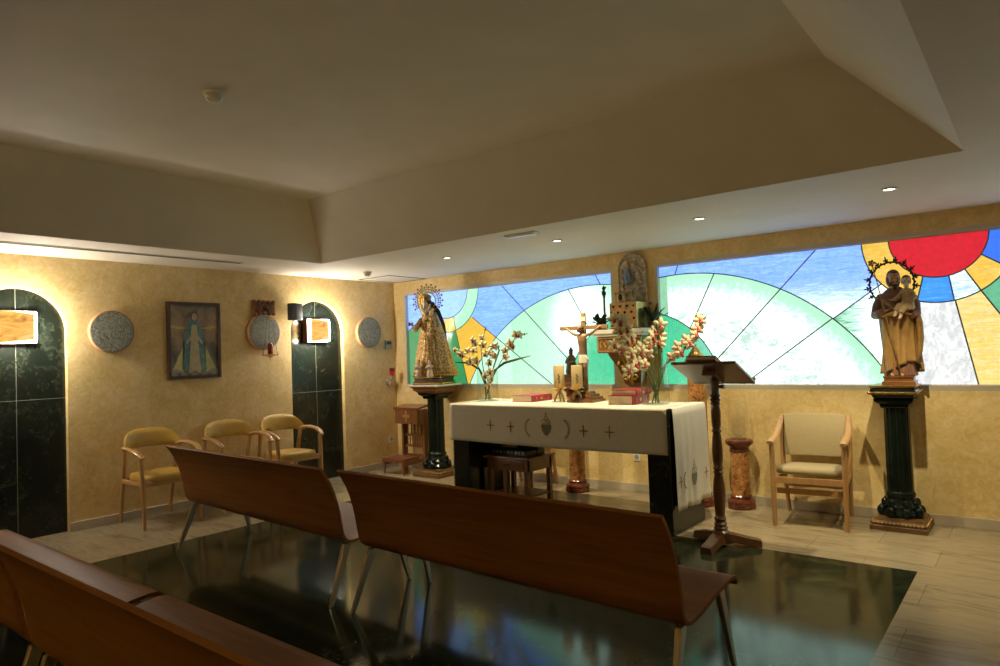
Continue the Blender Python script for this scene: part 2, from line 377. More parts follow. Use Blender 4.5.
# ------------------------------------------------------------------ mesh building
class MB:
    def __init__(s): s.bm = bmesh.new()
    def _xf(s, vs, mat): bmesh.ops.transform(s.bm, matrix=mat, verts=vs)
    def box(s, c, d, rot=None, bev=0):
        g = bmesh.ops.create_cube(s.bm, size=1); vs = g['verts']
        s._xf(vs, Matrix.Diagonal((*d, 1)))
        if bev:
            es = list({e for v in vs for e in v.link_edges})
            b = bmesh.ops.bevel(s.bm, geom=es, offset=bev, segments=2, affect='EDGES', profile=.6)
            vs = list({v for f in b['faces'] for v in f.verts} | {v for v in vs if v.is_valid})
            seen = set(vs); st = list(vs)
            while st:
                v = st.pop()
                for e in v.link_edges:
                    o = e.other_vert(v)
                    if o not in seen: seen.add(o); st.append(o)
            vs = list(seen)
        mt = Matrix.Translation(c)
        if rot: mt = mt @ Euler(rot).to_matrix().to_4x4()
        s._xf(vs, mt); return s
    def span(s, a, b, bev=0):
        return s.box([(p+q)/2 for p, q in zip(a, b)], [abs(q-p) for p, q in zip(a, b)], bev=bev)
    def rings(s, rs, close=True, cap=True):
        L = [[s.bm.verts.new(p) for p in r] for r in rs]; n = len(L[0])
        for a, b in zip(L, L[1:]):
            for i in range(n if close else n-1):
                j = (i+1) % n
                try: s.bm.faces.new((a[i], a[j], b[j], b[i]))
                except ValueError: pass
        if cap and close:
            for r in (L[0][::-1], L[-1]):
                try: s.bm.faces.new(r)
                except ValueError: pass
        return s
    def lathe(s, prof, c=(0, 0, 0), n=24, flute=None, sq=(1, 1)):
        rs = []
        for r, z in prof:
            ring = []
            for i in range(n):
                a = 2*pi*i/n; q = max(r, .0004)
                if flute: q *= flute(a, z)
                ring.append((c[0]+q*cos(a)*sq[0], c[1]+q*sin(a)*sq[1], c[2]+z))
            rs.append(ring)
        return s.rings(rs)
    def square(s, prof, c=(0, 0, 0), bev=.0):
        rs = []
        for r, z in prof: rs.append([(c[0]+a*r, c[1]+b*r, c[2]+z) for a, b in ((-1, -1), (1, -1), (1, 1), (-1, 1))])
        return s.rings(rs)
    def tube(s, pts, rad, n=8, flat=None):
        pts = [Vector(p) for p in pts]; k = len(pts)
        if not hasattr(rad, '__len__'): rad = [rad]*k
        rs = []; up = None
        for i, p in enumerate(pts):
            d = (pts[min(i+1, k-1)]-pts[max(i-1, 0)]).normalized()
            if up is None:
                up = Vector((0, 0, 1)) if abs(d.z) < .9 else Vector((0, 1, 0))
            a = d.cross(up).normalized(); b = a.cross(d).normalized(); up = b
            f = flat if flat else (1, 1)
            rs.append([p+a*(cos(2*pi*j/n)*rad[i]*f[0])+b*(sin(2*pi*j/n)*rad[i]*f[1]) for j in range(n)])
        return s.rings(rs)
    def ball(s, c, r, seg=12, rot=None):
        if not hasattr(r, '__len__'): r = (r, r, r)
        g = bmesh.ops.create_uvsphere(s.bm, u_segments=seg, v_segments=max(6, seg*2//3), radius=1)
        mt = Matrix.Translation(c)
        if rot: mt = mt @ Euler(rot).to_matrix().to_4x4()
        s._xf(g['verts'], mt @ Matrix.Diagonal((*r, 1))); return s
    def prism(s, poly, fn, t0, t1):          # polygon (u,v) mapped by fn(u,v,t)
        a = [s.bm.verts.new(fn(u, v, t0)) for u, v in poly]; b = [s.bm.verts.new(fn(u, v, t1)) for u, v in poly]; n = len(a)
        fs = [s.bm.faces.new(a[::-1]), s.bm.faces.new(b)]
        for i in range(n): s.bm.faces.new((a[i], a[(i+1) % n], b[(i+1) % n], b[i]))
        bmesh.ops.triangulate(s.bm, faces=fs, ngon_method='EAR_CLIP'); return s
    def build(s, name, mat, parent=None, smooth=False, kind=None, angle=40, mods=None, label=None):
        bmesh.ops.recalc_face_normals(s.bm, faces=s.bm.faces)
        me = bpy.data.meshes.new(name); s.bm.to_mesh(me); s.bm.free()
        me.materials.append(M[mat] if isinstance(mat, str) else mat)
        if smooth:
            me.polygons.foreach_set('use_smooth', [True]*len(me.polygons))
            if angle < 180: me.set_sharp_from_angle(angle=R_(angle))
        o = bpy.data.objects.new(name, me); C.objects.link(o)
        if parent: o.parent = parent
        if kind: o['kind'] = kind
        if label: o['label'] = label
        for k, kw in (mods or []):
            md = o.modifiers.new(k.lower(), k)
            for a, b in kw.items(): setattr(md, a, b)
        return o
REMESH = lambda v, it=2: [('REMESH', dict(mode='VOXEL', voxel_size=v, use_smooth_shade=True)), ('SMOOTH', dict(factor=.5, iterations=it))]

def tag(o, label, cat, group=None):
    o['label'] = label; o['category'] = cat
    if group: o['group'] = group
    return o
def thing(name, label, cat, loc=(0, 0, 0), rz=0, group=None):
    o = bpy.data.objects.new(name, None); C.objects.link(o); o.empty_display_size = .1
    o.location = loc; o.rotation_euler = (0, 0, rz); return tag(o, label, cat, group)
def dup(root, loc, rz, label, group=None):
    r = root.copy(); C.objects.link(r); r.location = loc; r.rotation_euler = (0, 0, rz); r['label'] = label
    if group: r['group'] = group
    for ch in list(root.children):
        c = ch.copy(); C.objects.link(c); c.parent = r
        for g in list(ch.children):
            d = g.copy(); C.objects.link(d); d.parent = c
    return r
def arc(cx, cz, r, a0, a1, n):
    return [(cx+r*cos(a0+(a1-a0)*i/n), cz+r*sin(a0+(a1-a0)*i/n)) for i in range(n+1)]

# ------------------------------------------------------------------ room shell
XR, YR = 9.2, -9.6
MB().span((-.12, YR-.12, -.06), (XR+.12, .2, 0)).build('floor', 'floor', kind='structure')
def ceiling():
    b = MB(); V = b.bm.verts.new
    o = [(-.12, .2), (XR+.12, .2), (XR+.12, YR-.12), (-.12, YR-.12)]
    i = [(RX0, RY0), (RX1, RY0), (RX1, RY1), (RX0, RY1)]
    u = [(RX0+RS, RY0-RS), (RX1-RS, RY0-RS), (RX1-RS, RY1+RS), (RX0+RS, RY1+RS)]
    ov = [V((*p, H)) for p in o]; iv = [V((*p, H)) for p in i]; tv = [V((*p, RZ)) for p in u]
    for k in range(4):
        j = (k+1) % 4
        b.bm.faces.new((ov[k], ov[j], iv[j], iv[k])); b.bm.faces.new((iv[k], iv[j], tv[j], tv[k]))
    b.bm.faces.new(tv)
    b.build('ceiling', 'ceiling_paint', kind='structure', mods=[('SOLIDIFY', dict(thickness=.05, offset=1))])
ceiling()
# back wall round its two window openings
WIN = [(.195, 3.44, 1.075, 2.372), (3.925, 8.9, 1.075, 2.372)]
b = MB()
for a in (((-.12, 0, 0), (XR+.12, .14, 1.075)), ((-.12, 0, 2.372), (XR+.12, .14, H)), ((-.12, 0, 1.075), (.195, .14, 2.372)),
          ((3.44, 0, 1.075), (3.925, .14, 2.372)), ((8.9, 0, 1.075), (XR+.12, .14, 2.372))): b.span(*a)
b.build('wall_back', 'plaster', kind='structure')
# left wall with two arched niches
NICHE = [(-4.448, .385, 1.83), (-1.285, .390, 1.83)]
b = MB(); q4 = lambda *p: b.bm.faces.new([b.bm.verts.new(v) for v in p])
def flat(y0, y1, za, zb, za2=None): q4((0, y0, za), (0, y1, za if za2 is None else za2), (0, y1, zb), (0, y0, zb))
y = YR-.12
for yc, r, zs in NICHE:
    flat(y, yc-r, 0, H); a = list(reversed(arc(yc, zs, r, 0, pi, 40)))
    for p, q in zip(a, a[1:]):
        flat(p[0], q[0], p[1], H, q[1]); q4((0, *p), (0, *q), (-.1, *q), (-.1, *p))
    for yy in (yc-r, yc+r): q4((0, yy, 0), (0, yy, zs), (-.1, yy, zs), (-.1, yy, 0))
    y = yc+r
flat(y, .14, 0, H)
bmesh.ops.remove_doubles(b.bm, verts=b.bm.verts, dist=1e-5)
b.build('wall_left', 'plaster', kind='structure')
MB().span((-.14, YR-.12, 0), (-.12, .14, H)).build('wall_left_backing', 'plaster', kind='structure')
for k, (yc, r, zs) in enumerate(NICHE):
    p = [(yc-r-.02, 0)] + list(reversed(arc(yc, zs, r+.02, 0, pi, 28))) + [(yc+r+.02, 0)]
    MB().prism(p, lambda u, v, t: (t, u, v), -.055, -.12).build('trim_%d' % (k+1), ('niche_marble_near', 'niche_marble_far')[k], kind='structure')
MB().span((XR, YR-.12, 0), (XR+.12, .14, H)).build('wall_right', 'plaster', kind='structure')
MB().span((-.12, YR-.12, 0), (XR+.12, YR, H)).build('wall_rear', 'plaster', kind='structure')
simple('baseboard_stone', (.40, .34, .26), (.52, .46, .36), 5, .3, detail=7)
MB().span((.0, -.018, 0), (XR, 0, .085), .004).build('baseboard_back', 'baseboard_stone', kind='structure')
b = MB()
ys = [(YR, NICHE[0][0]-NICHE[0][1]), (NICHE[0][0]+NICHE[0][1], NICHE[1][0]-NICHE[1][1]), (NICHE[1][0]+NICHE[1][1], -.018)]
for a, c in ys: b.span((0, a, 0), (.018, c, .085), .004)
b.build('baseboard_left', 'baseboard_stone', kind='structure')
MB().span((XR-.018, YR, 0), (XR, 0, .085)).build('baseboard_right', 'baseboard_stone', kind='structure')
# windows
for k, (x0, x1, z0, z1) in enumerate(WIN):
    wn = bpy.data.objects.new('window_%d' % (k+1), None); C.objects.link(wn); wn['kind'] = 'structure'
    f = .042; b = MB()
    for a in (((x0, .0, z0), (x1, .075, z0+f)), ((x0, .0, z1-f), (x1, .075, z1)), ((x0, .0, z0+f), (x0+f*.7, .075, z1-f)), ((x1-f*.7, .0, z0+f), (x1, .075, z1-f))): b.span(*a)
    b.build('window_frame', 'aluminium', wn)
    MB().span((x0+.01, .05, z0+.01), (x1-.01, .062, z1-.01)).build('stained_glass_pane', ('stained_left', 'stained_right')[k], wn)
    b = MB()
    for a in (((x0+.03, .038, z0+f), (x1-.03, .05, z0+f+.006)), ((x0+.03, .038, z1-f-.006), (x1-.03, .05, z1-f))): b.span(*a)
    b.build('glazing_bead', 'white_trim', wn)

# ------------------------------------------------------------------ ceiling fittings
DLN = ['lit recessed downlight nearest the left wall', 'lit recessed downlight just right of the emergency light', 'round recessed downlight above right window, third from left', 'recessed downlight above the bearded figure by the red glass']
for x, lab in zip(DLX, DLN):
    t = thing('downlight', lab, 'ceiling light', (x, -1.25, H), 0, 'downlights in a row before the altar wall')
    MB().lathe([(.034, .0), (.052, 0), (.054, -.006), (.046, -.010), (.036, -.006), (.034, .0)], n=28).build('trim_ring', 'aluminium', t, True)
    MB().lathe([(.001, -.003), (.034, -.003), (.034, .0), (.001, 0)], n=20).build('bulb', 'halogen_glow', t)
# downlights invented out of view as fill light for the rest of the room
for (x, y, wv) in ((2.2, -8.3, 16), (5.0, -8.3, 16), (7.9, -6.2, 8)):
    t = thing('downlight', 'added fill downlight out of view over the aisle', 'ceiling light', (x, y, H), 0, 'added fill downlights over the aisles')
    MB().lathe([(.034, .0), (.052, 0), (.054, -.006), (.046, -.010), (.036, -.006), (.034, .0)], n=28).build('trim_ring', 'aluminium', t, True)
    MB().lathe([(.001, -.003), (.034, -.003), (.034, .0), (.001, 0)], n=20).build('bulb', 'halogen_glow', t)
    spot(x, y, H-.03, wv, R_(120), .8)
t = thing('emergency_light', 'flat white emergency light strip on the ceiling beside recess', 'emergency light', (3.56, -1.79, H), R_(2))
MB().box((0, 0, -.006), (.32, .085, .012), bev=.003).build('base_plate', 'white_plastic', t)
simple('pale_lens', (.86, .88, .84), None, rough=.25)
MB().box((0, 0, -.018), (.28, .055, .012), bev=.004).build('diffuser', 'pale_lens', t)
for nm, lab, loc, sc in (('smoke_detector', 'white smoke detector on the raised ceiling panel', (3.424, -4.481, RZ), 1.0), ('smoke_detector', 'small smoke detector on low ceiling in the left corner', (.773, -1.132, H), .9)):
    t = thing(nm, lab, 'smoke detector', loc)
    MB().lathe([(.001, 0), (.058*sc, 0), (.058*sc, -.012), (.05*sc, -.02), (.001, -.02)], n=28).build('base', 'white_plastic', t, True)
    MB().lathe([(.001, -.02), (.045*sc, -.02), (.047*sc, -.024), (.040*sc, -.028), (.046*sc, -.032), (.040*sc, -.036), (.044*sc, -.040), (.030*sc, -.054), (.001, -.056)], n=28).build('sensor_head', 'white_plastic', t, True)
t = thing('air_slot', 'long double slot air diffuser in ceiling above left wall', 'air vent', (.615, -4.9, H))
MB().box((0, 0, -.002), (.085, 4.5, .006)).build('frame', 'white_trim', t)
for dx in (-.02, .02): MB().box((dx, 0, -.006), (.014, 4.46, .004)).build('slot', 'vent_dark', t)
t = thing('access_hatch', 'square access hatch outlined on the ceiling in the corner', 'ceiling hatch', (.39, -.37, H))
b = MB()
for a in (((-.29, -.335, -.005), (.29, -.32, .001)), ((.275, -.335, -.005), (.29, .335, .001)), ((-.29, .32, -.005), (.29, .335, .001)), ((-.29, -.335, -.005), (-.275, .335, .001))): b.span(*a)
b.build('seam_frame', 'dark_bronze', t); MB().span((-.275, -.32, -.002), (.275, .32, .001)).build('panel', 'ceiling_paint', t)

# ------------------------------------------------------------------ left wall things
def sconce(yc, z, lab):
    t = thing('wall_sconce', lab, 'wall lamp', (-.055, yc, z), 0, 'square sconces in the arched niches')
    MB().span((0, -.15, -.142), (.012, .15, .142), .003).build('back_plate', 'dark_wood', t)
    b = MB()
    for y in (-.152, .146): b.span((.012, y, -.142), (.10, y+.006, .142))
    b.span((.012, -.152, -.145), (.10, .152, -.139)); b.span((.012, -.152, .139), (.10, .152, .145)); b.build('housing', 'dark_wood', t)
    MB().span((.10, -.145, -.138), (.11, .145, .138)).build('diffuser', 'lamp_glow', t)
    for p, q in (((.165, -.13, .120), (.165, .122, .120)), ((.165, -.13, -.120), (.165, .122, -.120)), ((.165, .122, -.115), (.165, .122, .115))): MB().tube([p, q], .010, 10).build('lamp_tube', 'tube_glow', t, True)
    n = 12; rs = []                                       # bowed alabaster sheet, narrower to the left
    for i in range(n+1):
        u = -1+2*i/n; y = -.152+.258*(i/n); x = .185+.026*(1-u*u); hh = .085+.035*(1-i/n)
        hh = .138-.022*(i/n)
        rs.append([(x, y, -hh), (x+.004, y, -hh), (x+.004, y, hh), (x, y, hh)])
    MB().rings(rs).build('amber_glass_shade', 'amber_shade', t, True)
    return t
sconce(-4.465, 1.868, 'square amber glass sconce in the near niche, cut by the left edge')
sconce(-1.325, 1.852, 'square amber glass sconce in the far niche beside the speaker')
for y, lab in ((-3.69, 'round carved stone plaque left of the framed painting'), (-2.055, 'round grey stone plaque behind the hanging red lamp'), (-.50, 'round stone plaque right of the far niche near the corner')):
    t = thing('wall_plaque', lab, 'plaque', (0, y, 1.832), 0, 'round stone plaques on the left wall')
    b = MB(); b.rings([[(x, r*cos(2*pi*i/40), r*sin(2*pi*i/40)) for i in range(40)] for r, x in ((.19, 0), (.202, .004), (.202, .05), (.196, .055))]); b.build('rim', 'plaque_rim', t, True)
    b = MB(); rs = []
    for r in (.196, .19, .16, .13, .1, .07, .04, .001): rs.append([((.055+.003*(r < .185)), r*cos(2*pi*i/40), r*sin(2*pi*i/40)) for i in range(40)])
    b.rings(rs); b.build('carved_face', 'stone_plaque', t, True)

# wall lamps added on the unseen rear wall to fill the room with light
for (x, y, rz, nx, ny) in ((1.6, YR, pi/2, 0, 1), (4.6, YR, pi/2, 0, 1), (7.4, YR, pi/2, 0, 1)):
    t = thing('wall_sconce', 'added fill lamp on the wall behind the camera', 'wall lamp', (x, y, 1.86), rz, 'added fill lamps behind the camera')
    MB().span((0, -.15, -.142), (.06, .15, .142), .003).build('back_plate', 'dark_wood', t)
    MB().span((.06, -.145, -.138), (.07, .145, .138)).build('diffuser', 'amber_shade', t)
    l = bpy.data.lights.new('rear_fill_light', 'AREA'); l.shape = 'RECTANGLE'; l.size = .28; l.size_y = .28; l.energy = REAR_W; l.color = (1, .83, .38)
    o = bpy.data.objects.new('rear_fill_light', l); C.objects.link(o); o.parent = t; o.location = (.09, 0, .16); o.rotation_euler = (0, -pi/2-R_(62), 0); l.spread = R_(130)

# painting: a plain generic robed figure among clouds
def painting():
    t = thing('framed_painting', 'framed painting of a blue cloaked figure in rays', 'painting', (0, -2.868, 1.744))
    hw, hh, f = .288, .402, .026; K = 1.22; b = MB()
    for a in (((0, -hw, hh-f), (.035, hw, hh)), ((0, -hw, -hh), (.035, hw, -hh+f)), ((0, -hw, -hh+f), (.035, -hw+f, hh-f)), ((0, hw-f, -hh+f), (.035, hw, hh-f))): b.span(*a, bev=.004)
    b.build('frame', 'frame_wood', t)
    b = MB(); g = f
    for a in (((.02, -hw+g, hh-g-.007), (.037, hw-g, hh-g)), ((.02, -hw+g, -hh+g), (.037, hw-g, -hh+g+.007)), ((.02, -hw+g, -hh+g), (.037, -hw+g+.006, hh-g)), ((.02, hw-g-.006, -hh+g), (.037, hw-g, hh-g))): b.span(*a)
    b.build('frame_fillet', 'frame_wood', t)
    k = NT('cloud_canvas'); n = k.noise(5, 6, .6, .8); sp = k.n.new('ShaderNodeSeparateXYZ'); k.l(k.tc, sp.inputs[0])
    warm = k.math('SUBTRACT', 1.0, k.math('MULTIPLY', k.math('ABSOLUTE', k.math('SUBTRACT', sp.outputs[2], .13)), 3.2))
    cool = k.ramp(n, [(.35, (.07, .075, .07)), (.55, (.20, .20, .15)), (.7, (.30, .27, .18))])
    wm = k.ramp(n, [(.35, (.22, .12, .07)), (.6, (.42, .26, .15)), (.75, (.5, .36, .2))])
    k.col(k.mix(k.math('MULTIPLY', warm, .8), cool, wm)); k.set(.35, coat=.3); k.set(.6, coat=0); M['cloud_canvas'] = k.m
    MB().span((.004, -hw+f, -hh+f), (.016, hw-f, hh-f)).build('canvas', 'cloud_canvas', t)
    fn = lambda u, v, q: (q, u*K, -.03+(v+.03)*(K if v > -.3 else 1.08))
    def pm(name, c, c2): simple(name, c, c2, 24, .4)
    pm('paint_rays', (.40, .38, .13), (.52, .48, .2)); pm('paint_blue', (.045, .13, .15), (.14, .25, .24)); pm('paint_dress', (.40, .34, .20), (.55, .47, .27)); pm('paint_skin', (.48, .32, .2), (.52, .36, .24)); pm('paint_hair', (.10, .06, .03), (.14, .08, .04)); pm('paint_cloud', (.24, .25, .19), (.34, .33, .24))
    b = MB()
    for sgn in (-1, 1):
        b.prism([(sgn*.06, -.03), (sgn*.085, -.03), (sgn*.20, -.27), (sgn*.10, -.28)], fn, .016, .0172)
        for a in (.35, .7, 1.05): b.prism([(sgn*.05, .1), (sgn*(.05+.012), .1), (sgn*(.05+.22*cos(a)), .1-.16*sin(a)*.4+.06), (sgn*(.05+.2*cos(a)), .1-.16*sin(a)*.4+.045)], fn, .016, .0168)
    b.build('light_rays', 'paint_rays', t)
    b = MB()
    for y, z, r in ((-.17, -.30, .05), (-.09, -.325, .045), (0, -.33, .05), (.09, -.325, .045), (.17, -.30, .05)): b.prism([(y+r*1.3*cos(q*pi/8), max(z+r*sin(q*pi/8), -.374)) for q in range(16)], fn, .016, .0174)
    b.build('painted_cloud', 'paint_cloud', t)
    MB().prism([(-.025, .20), (.03, .20), (.055, .12), (.09, .03), (.085, -.06), (.105, -.27), (.055, -.31), (-.06, -.31), (-.11, -.26), (-.085, -.06), (-.095, .02), (-.06, .12)], fn, .016, .0182).build('cloak', 'paint_blue', t)
    MB().prism([(-.02, .13), (.022, .13), (.03, .05), (.035, -.05), (.055, -.29), (.0, -.30), (-.055, -.29), (-.035, -.05), (-.03, .05)], fn, .016, .0190).build('gown', 'paint_dress', t)
    MB().prism([(.036*cos(q*pi/8), .205+.045*sin(q*pi/8)) for q in range(16)], fn, .016, .0194).build('painted_veil', 'paint_hair', t)
    MB().prism([(.003+.024*cos(q*pi/8), .197+.033*sin(q*pi/8)) for q in range(16)], fn, .016, .0200).build('face', 'paint_skin', t)
    for sgn in (-1, 1): MB().prism([(sgn*.035, .03), (sgn*.06, .0), (sgn*.075, -.03), (sgn*.06, -.035), (sgn*.03, .01)], fn, .016, .0200).build('hand', 'paint_skin', t)
painting()

# carved bracket and hanging sanctuary lamp
t = thing('carved_bracket', 'carved red brown wooden wall bracket above a stone plaque', 'bracket', (0, -2.05, 2.11))
b = MB(); b.span((0, -.12, -.07), (.035, .12, .075), .01)
for y in (-.12, -.06, 0, .06, .12):
    b.ball((.035, y, .072), (.025, .032, .022)); b.ball((.035, y, -.068), (.025, .030, .02))
for y in (-.125, .125):
    for z in (-.04, .0, .045): b.ball((.03, y, z), (.02, .022, .026))
b.build('carved_plate', 'red_wood', t, True, mods=REMESH(.006, 1))
b = MB()
for y in (-.07, .0, .07): b.tube([(.05+.012*cos(a), y+.028*cos(a), .004+.04*sin(a)) for a in [2*pi*i/14 for i in range(15)]], .009, 6)
b.build('scrollwork', 'red_wood', t, True)
MB().tube([(.02, .0, .0), (.07, .0, -.01), (.12, .0, -.03), (.145, 0, -.06), (.14, 0, -.095)], [.016, .015, .013, .011, .009], 8).build('hook_arm', 'dark_bronze', t, True)
t = thing('sanctuary_lamp', 'hanging brass sanctuary lamp with a red candle glass', 'lamp', (.142, -2.05, 1.56))
MB().lathe([(.001, .44), (.012, .435), (.03, .425), (.034, .415), (.03, .41), (.001, .41)], n=20).build('canopy', 'brass', t, True)
for a in (0, 2*pi/3, 4*pi/3):
    a += .5; b = MB(); p0 = Vector((.028*cos(a), .028*sin(a), .41)); p1 = Vector((.085*cos(a), .085*sin(a), .035))
    for i in range(24): 
        q = p0.lerp(p1, (i+.5)/24); d = (p1-p0)/24
        b.tube([q-d*.55, q+d*.55], .0028 if i % 2 else .0018, 5)
    b.tube([p1, p1+Vector((.012*cos(a), .012*sin(a), -.02)), p1+Vector((.0, 0, -.04))], .004, 6)
    b.build('chain', 'dark_bronze', t)
MB().lathe([(.001, -.06), (.006, -.055), (.008, -.04), (.004, -.03), (.02, -.018), (.055, -.004), (.082, .008), (.088, .014), (.082, .013), (.04, .004), (.001, .002)], n=28).build('dish', 'brass', t, True)
c_ = MB().lathe([(.001, .006), (.026, .006), (.029, .02), (.029, .115), (.024, .14), (.022, .142), (.024, .11), (.024, .02), (.001, .012)], n=20).build('candle_glass', 'red_glass', t, True)
MB().lathe([(.001, .012), (.021, .013), (.021, .10), (.001, .105)], n=16).build('candle', 'book_red', c_, True)

t = thing('wall_speaker', 'small black loudspeaker on left wall overlapping far niche', 'speaker', (0, -1.685, 2.07))
b = MB(); b.box((.11, 0, 0), (.11, .15, .20), (0, 0, .35), .012); b.build('cabinet', 'black_plastic', t, True, angle=50)
g = MB(); g.box((.162, .019, .012), (.012, .128, .165), (0, 0, .35), .004); g.build('grille', 'vent_dark', t, True)
MB().tube([(0, 0, 0), (.07, 0, 0)], .018, 10).build('bracket', 'black_metal', t, True)
MB().box((.171, .045, -.085), (.006, .022, .012), (0, 0, .35)).build('badge', 'chrome', t)

t = thing('thermostat', 'small grey wall thermostat above red votive light', 'thermostat', (0, -.14, 1.668))
MB().span((0, -.058, -.06), (.024, .058, .06), .006).build('housing', 'grey_plastic', t)
MB().span((.022, -.042, .0), (.026, .042, .042)).build('display', 'lcd', t)
def outlet(loc, rz, lab):
    t = thing('wall_outlet', lab, 'power outlet', loc, rz)
    MB().span((0, -.041, -.041), (.009, .041, .041), .003).build('cover_plate', 'white_plastic', t)
    b = MB(); b.rings([[(x, r*cos(2*pi*i/20), r*sin(2*pi*i/20)) for i in range(20)] for r, x in ((.026, .009), (.026, .011), (.021, .011), (.020, .0095))]); b.build('socket', 'grey_plastic', t, True)
    b = MB()
    for y in (-.009, .009): b.ball((.0105, y, 0), (.002, .0035, .0035), 8)
    b.build('contact_hole', 'eye_dark', t)
outlet((0, -.131, .376), 0, 'white wall outlet beside the wooden kneeler in corner')
outlet((3.641, 0, .36), -pi/2, 'white wall outlet seen beneath the altar table')
t = thing('votive_light', 'red glass votive light on chrome wall arm in corner', 'lamp', (0, -.17, 1.22))
MB().ball((.03, 0, -.055), (.03, .055, .06), 16).build('wall_boss', 'chrome', t, True)
MB().tube([(.04, 0, -.05), (.085, 0, -.045), (.105, 0, -.015), (.105, 0, .02)], .009, 8).build('arm', 'chrome', t, True)
MB().lathe([(.001, .015), (.03, .018), (.038, .03), (.034, .03), (.001, .025)], (.105, 0, 0), 20).build('cup', 'chrome', t, True)
g = MB().lathe([(.001, .03), (.03, .03), (.034, .05), (.036, .125), (.033, .125), (.031, .05), (.001, .036)], (.105, 0, 0), 20).build('red_glass', 'red_glass', t, True)
MB().lathe([(.001, .04), (.022, .04), (.022, .075), (.008, .08), (.004, .1), (.001, .11)], (.105, 0, 0), 14).build('flame', 'red_flame', g, True)

# ------------------------------------------------------------------ benches
def bench_profile():
    outer = [(0, .838), (.030, .80), (.062, .745), (.090, .68), (.112, .61), (.128, .54), (.140, .47), (.150, .42), (.166, .385), (.196, .362), (.24, .356), (.32, .366), (.45, .392), (.58, .412), (.655, .420), (.69, .416), (.707, .402), (.712, .386)]
    return outer
def make_bench(L=2.16):
    t = thing('wooden_bench', 'x', 'bench')
    P = bench_profile(); th = .018; n = len(P); rs = []
    def nrm(i):
        a, c = P[max(i-1, 0)], P[min(i+1, n-1)]; d = Vector((c[0]-a[0], c[1]-a[1])).normalized(); return (-d.y, d.x)
    up = [(p[0]+nrm(i)[0]*th, p[1]+nrm(i)[1]*th) for i, p in enumerate(P)]
    loop = P + up[::-1]
    for x in (0, .004, L-.004, L):
        s = 0 if 0 < x < L else .003
        rs.append([(x, d+(.0), z) for d, z in loop])
    MB().rings(rs).build('plywood_shell', 'bench_wood', t, True, angle=35)
    b = MB(); b.span((.05, .30, .338), (L-.05, .335, .362)); b.span((.05, .58, .37), (L-.05, .615, .402)); b.build('under_rail', 'champagne_metal', t)
    for x in (.045, L-.045):
        sg = 1 if x > L/2 else -1
        for (d0, z0, d1) in ((.215, .352, .075), (.60, .405, .70)):
            b = MB(); rs = []
            for k, (fz, wd, tk) in enumerate(((1, .062, .030), (.9, .056, .030), (.5, .044, .026), (.0, .026, .022))):
                z = z0*fz; d = d1+(d0-d1)*fz; xx = x+sg*.02*(1-fz)
                rs.append([(xx-tk/2, d-wd/2, z), (xx+tk/2, d-wd/2, z), (xx+tk/2, d+wd/2, z), (xx-tk/2, d+wd/2, z)])
            b.rings(rs); lg = b.build('leg', 'champagne_metal', t, False)
            lg.modifiers.new('bevel', 'BEVEL').width = .004
    return t
# back-top left corner of each bench, local x along the bench, local y towards the altar
BEN = [((1.45, -3.865, 0), -.050, 'wooden bench in front row nearest the left wall'),
       ((3.745, -3.955, 0), -.035, 'wooden bench in front row right before the altar'),
       ((1.55, -5.665, 0), .0, 'wooden bench at the left edge in the nearest row'),
       ((3.79, -5.665, 0), .0, 'nearest wooden bench running out of the bottom edge')]
bench0 = None
for loc, rz, lab in BEN:
    if bench0 is None:
        bench0 = make_bench(); bench0.location = loc; bench0.rotation_euler = (0, 0, rz); bench0['label'] = lab; bench0['group'] = 'wooden benches in two rows'
    else:
        d_ = dup(bench0, loc, rz, lab)
        if lab.startswith('wooden bench in front row right'): d_.scale = (.967, 1, 1)

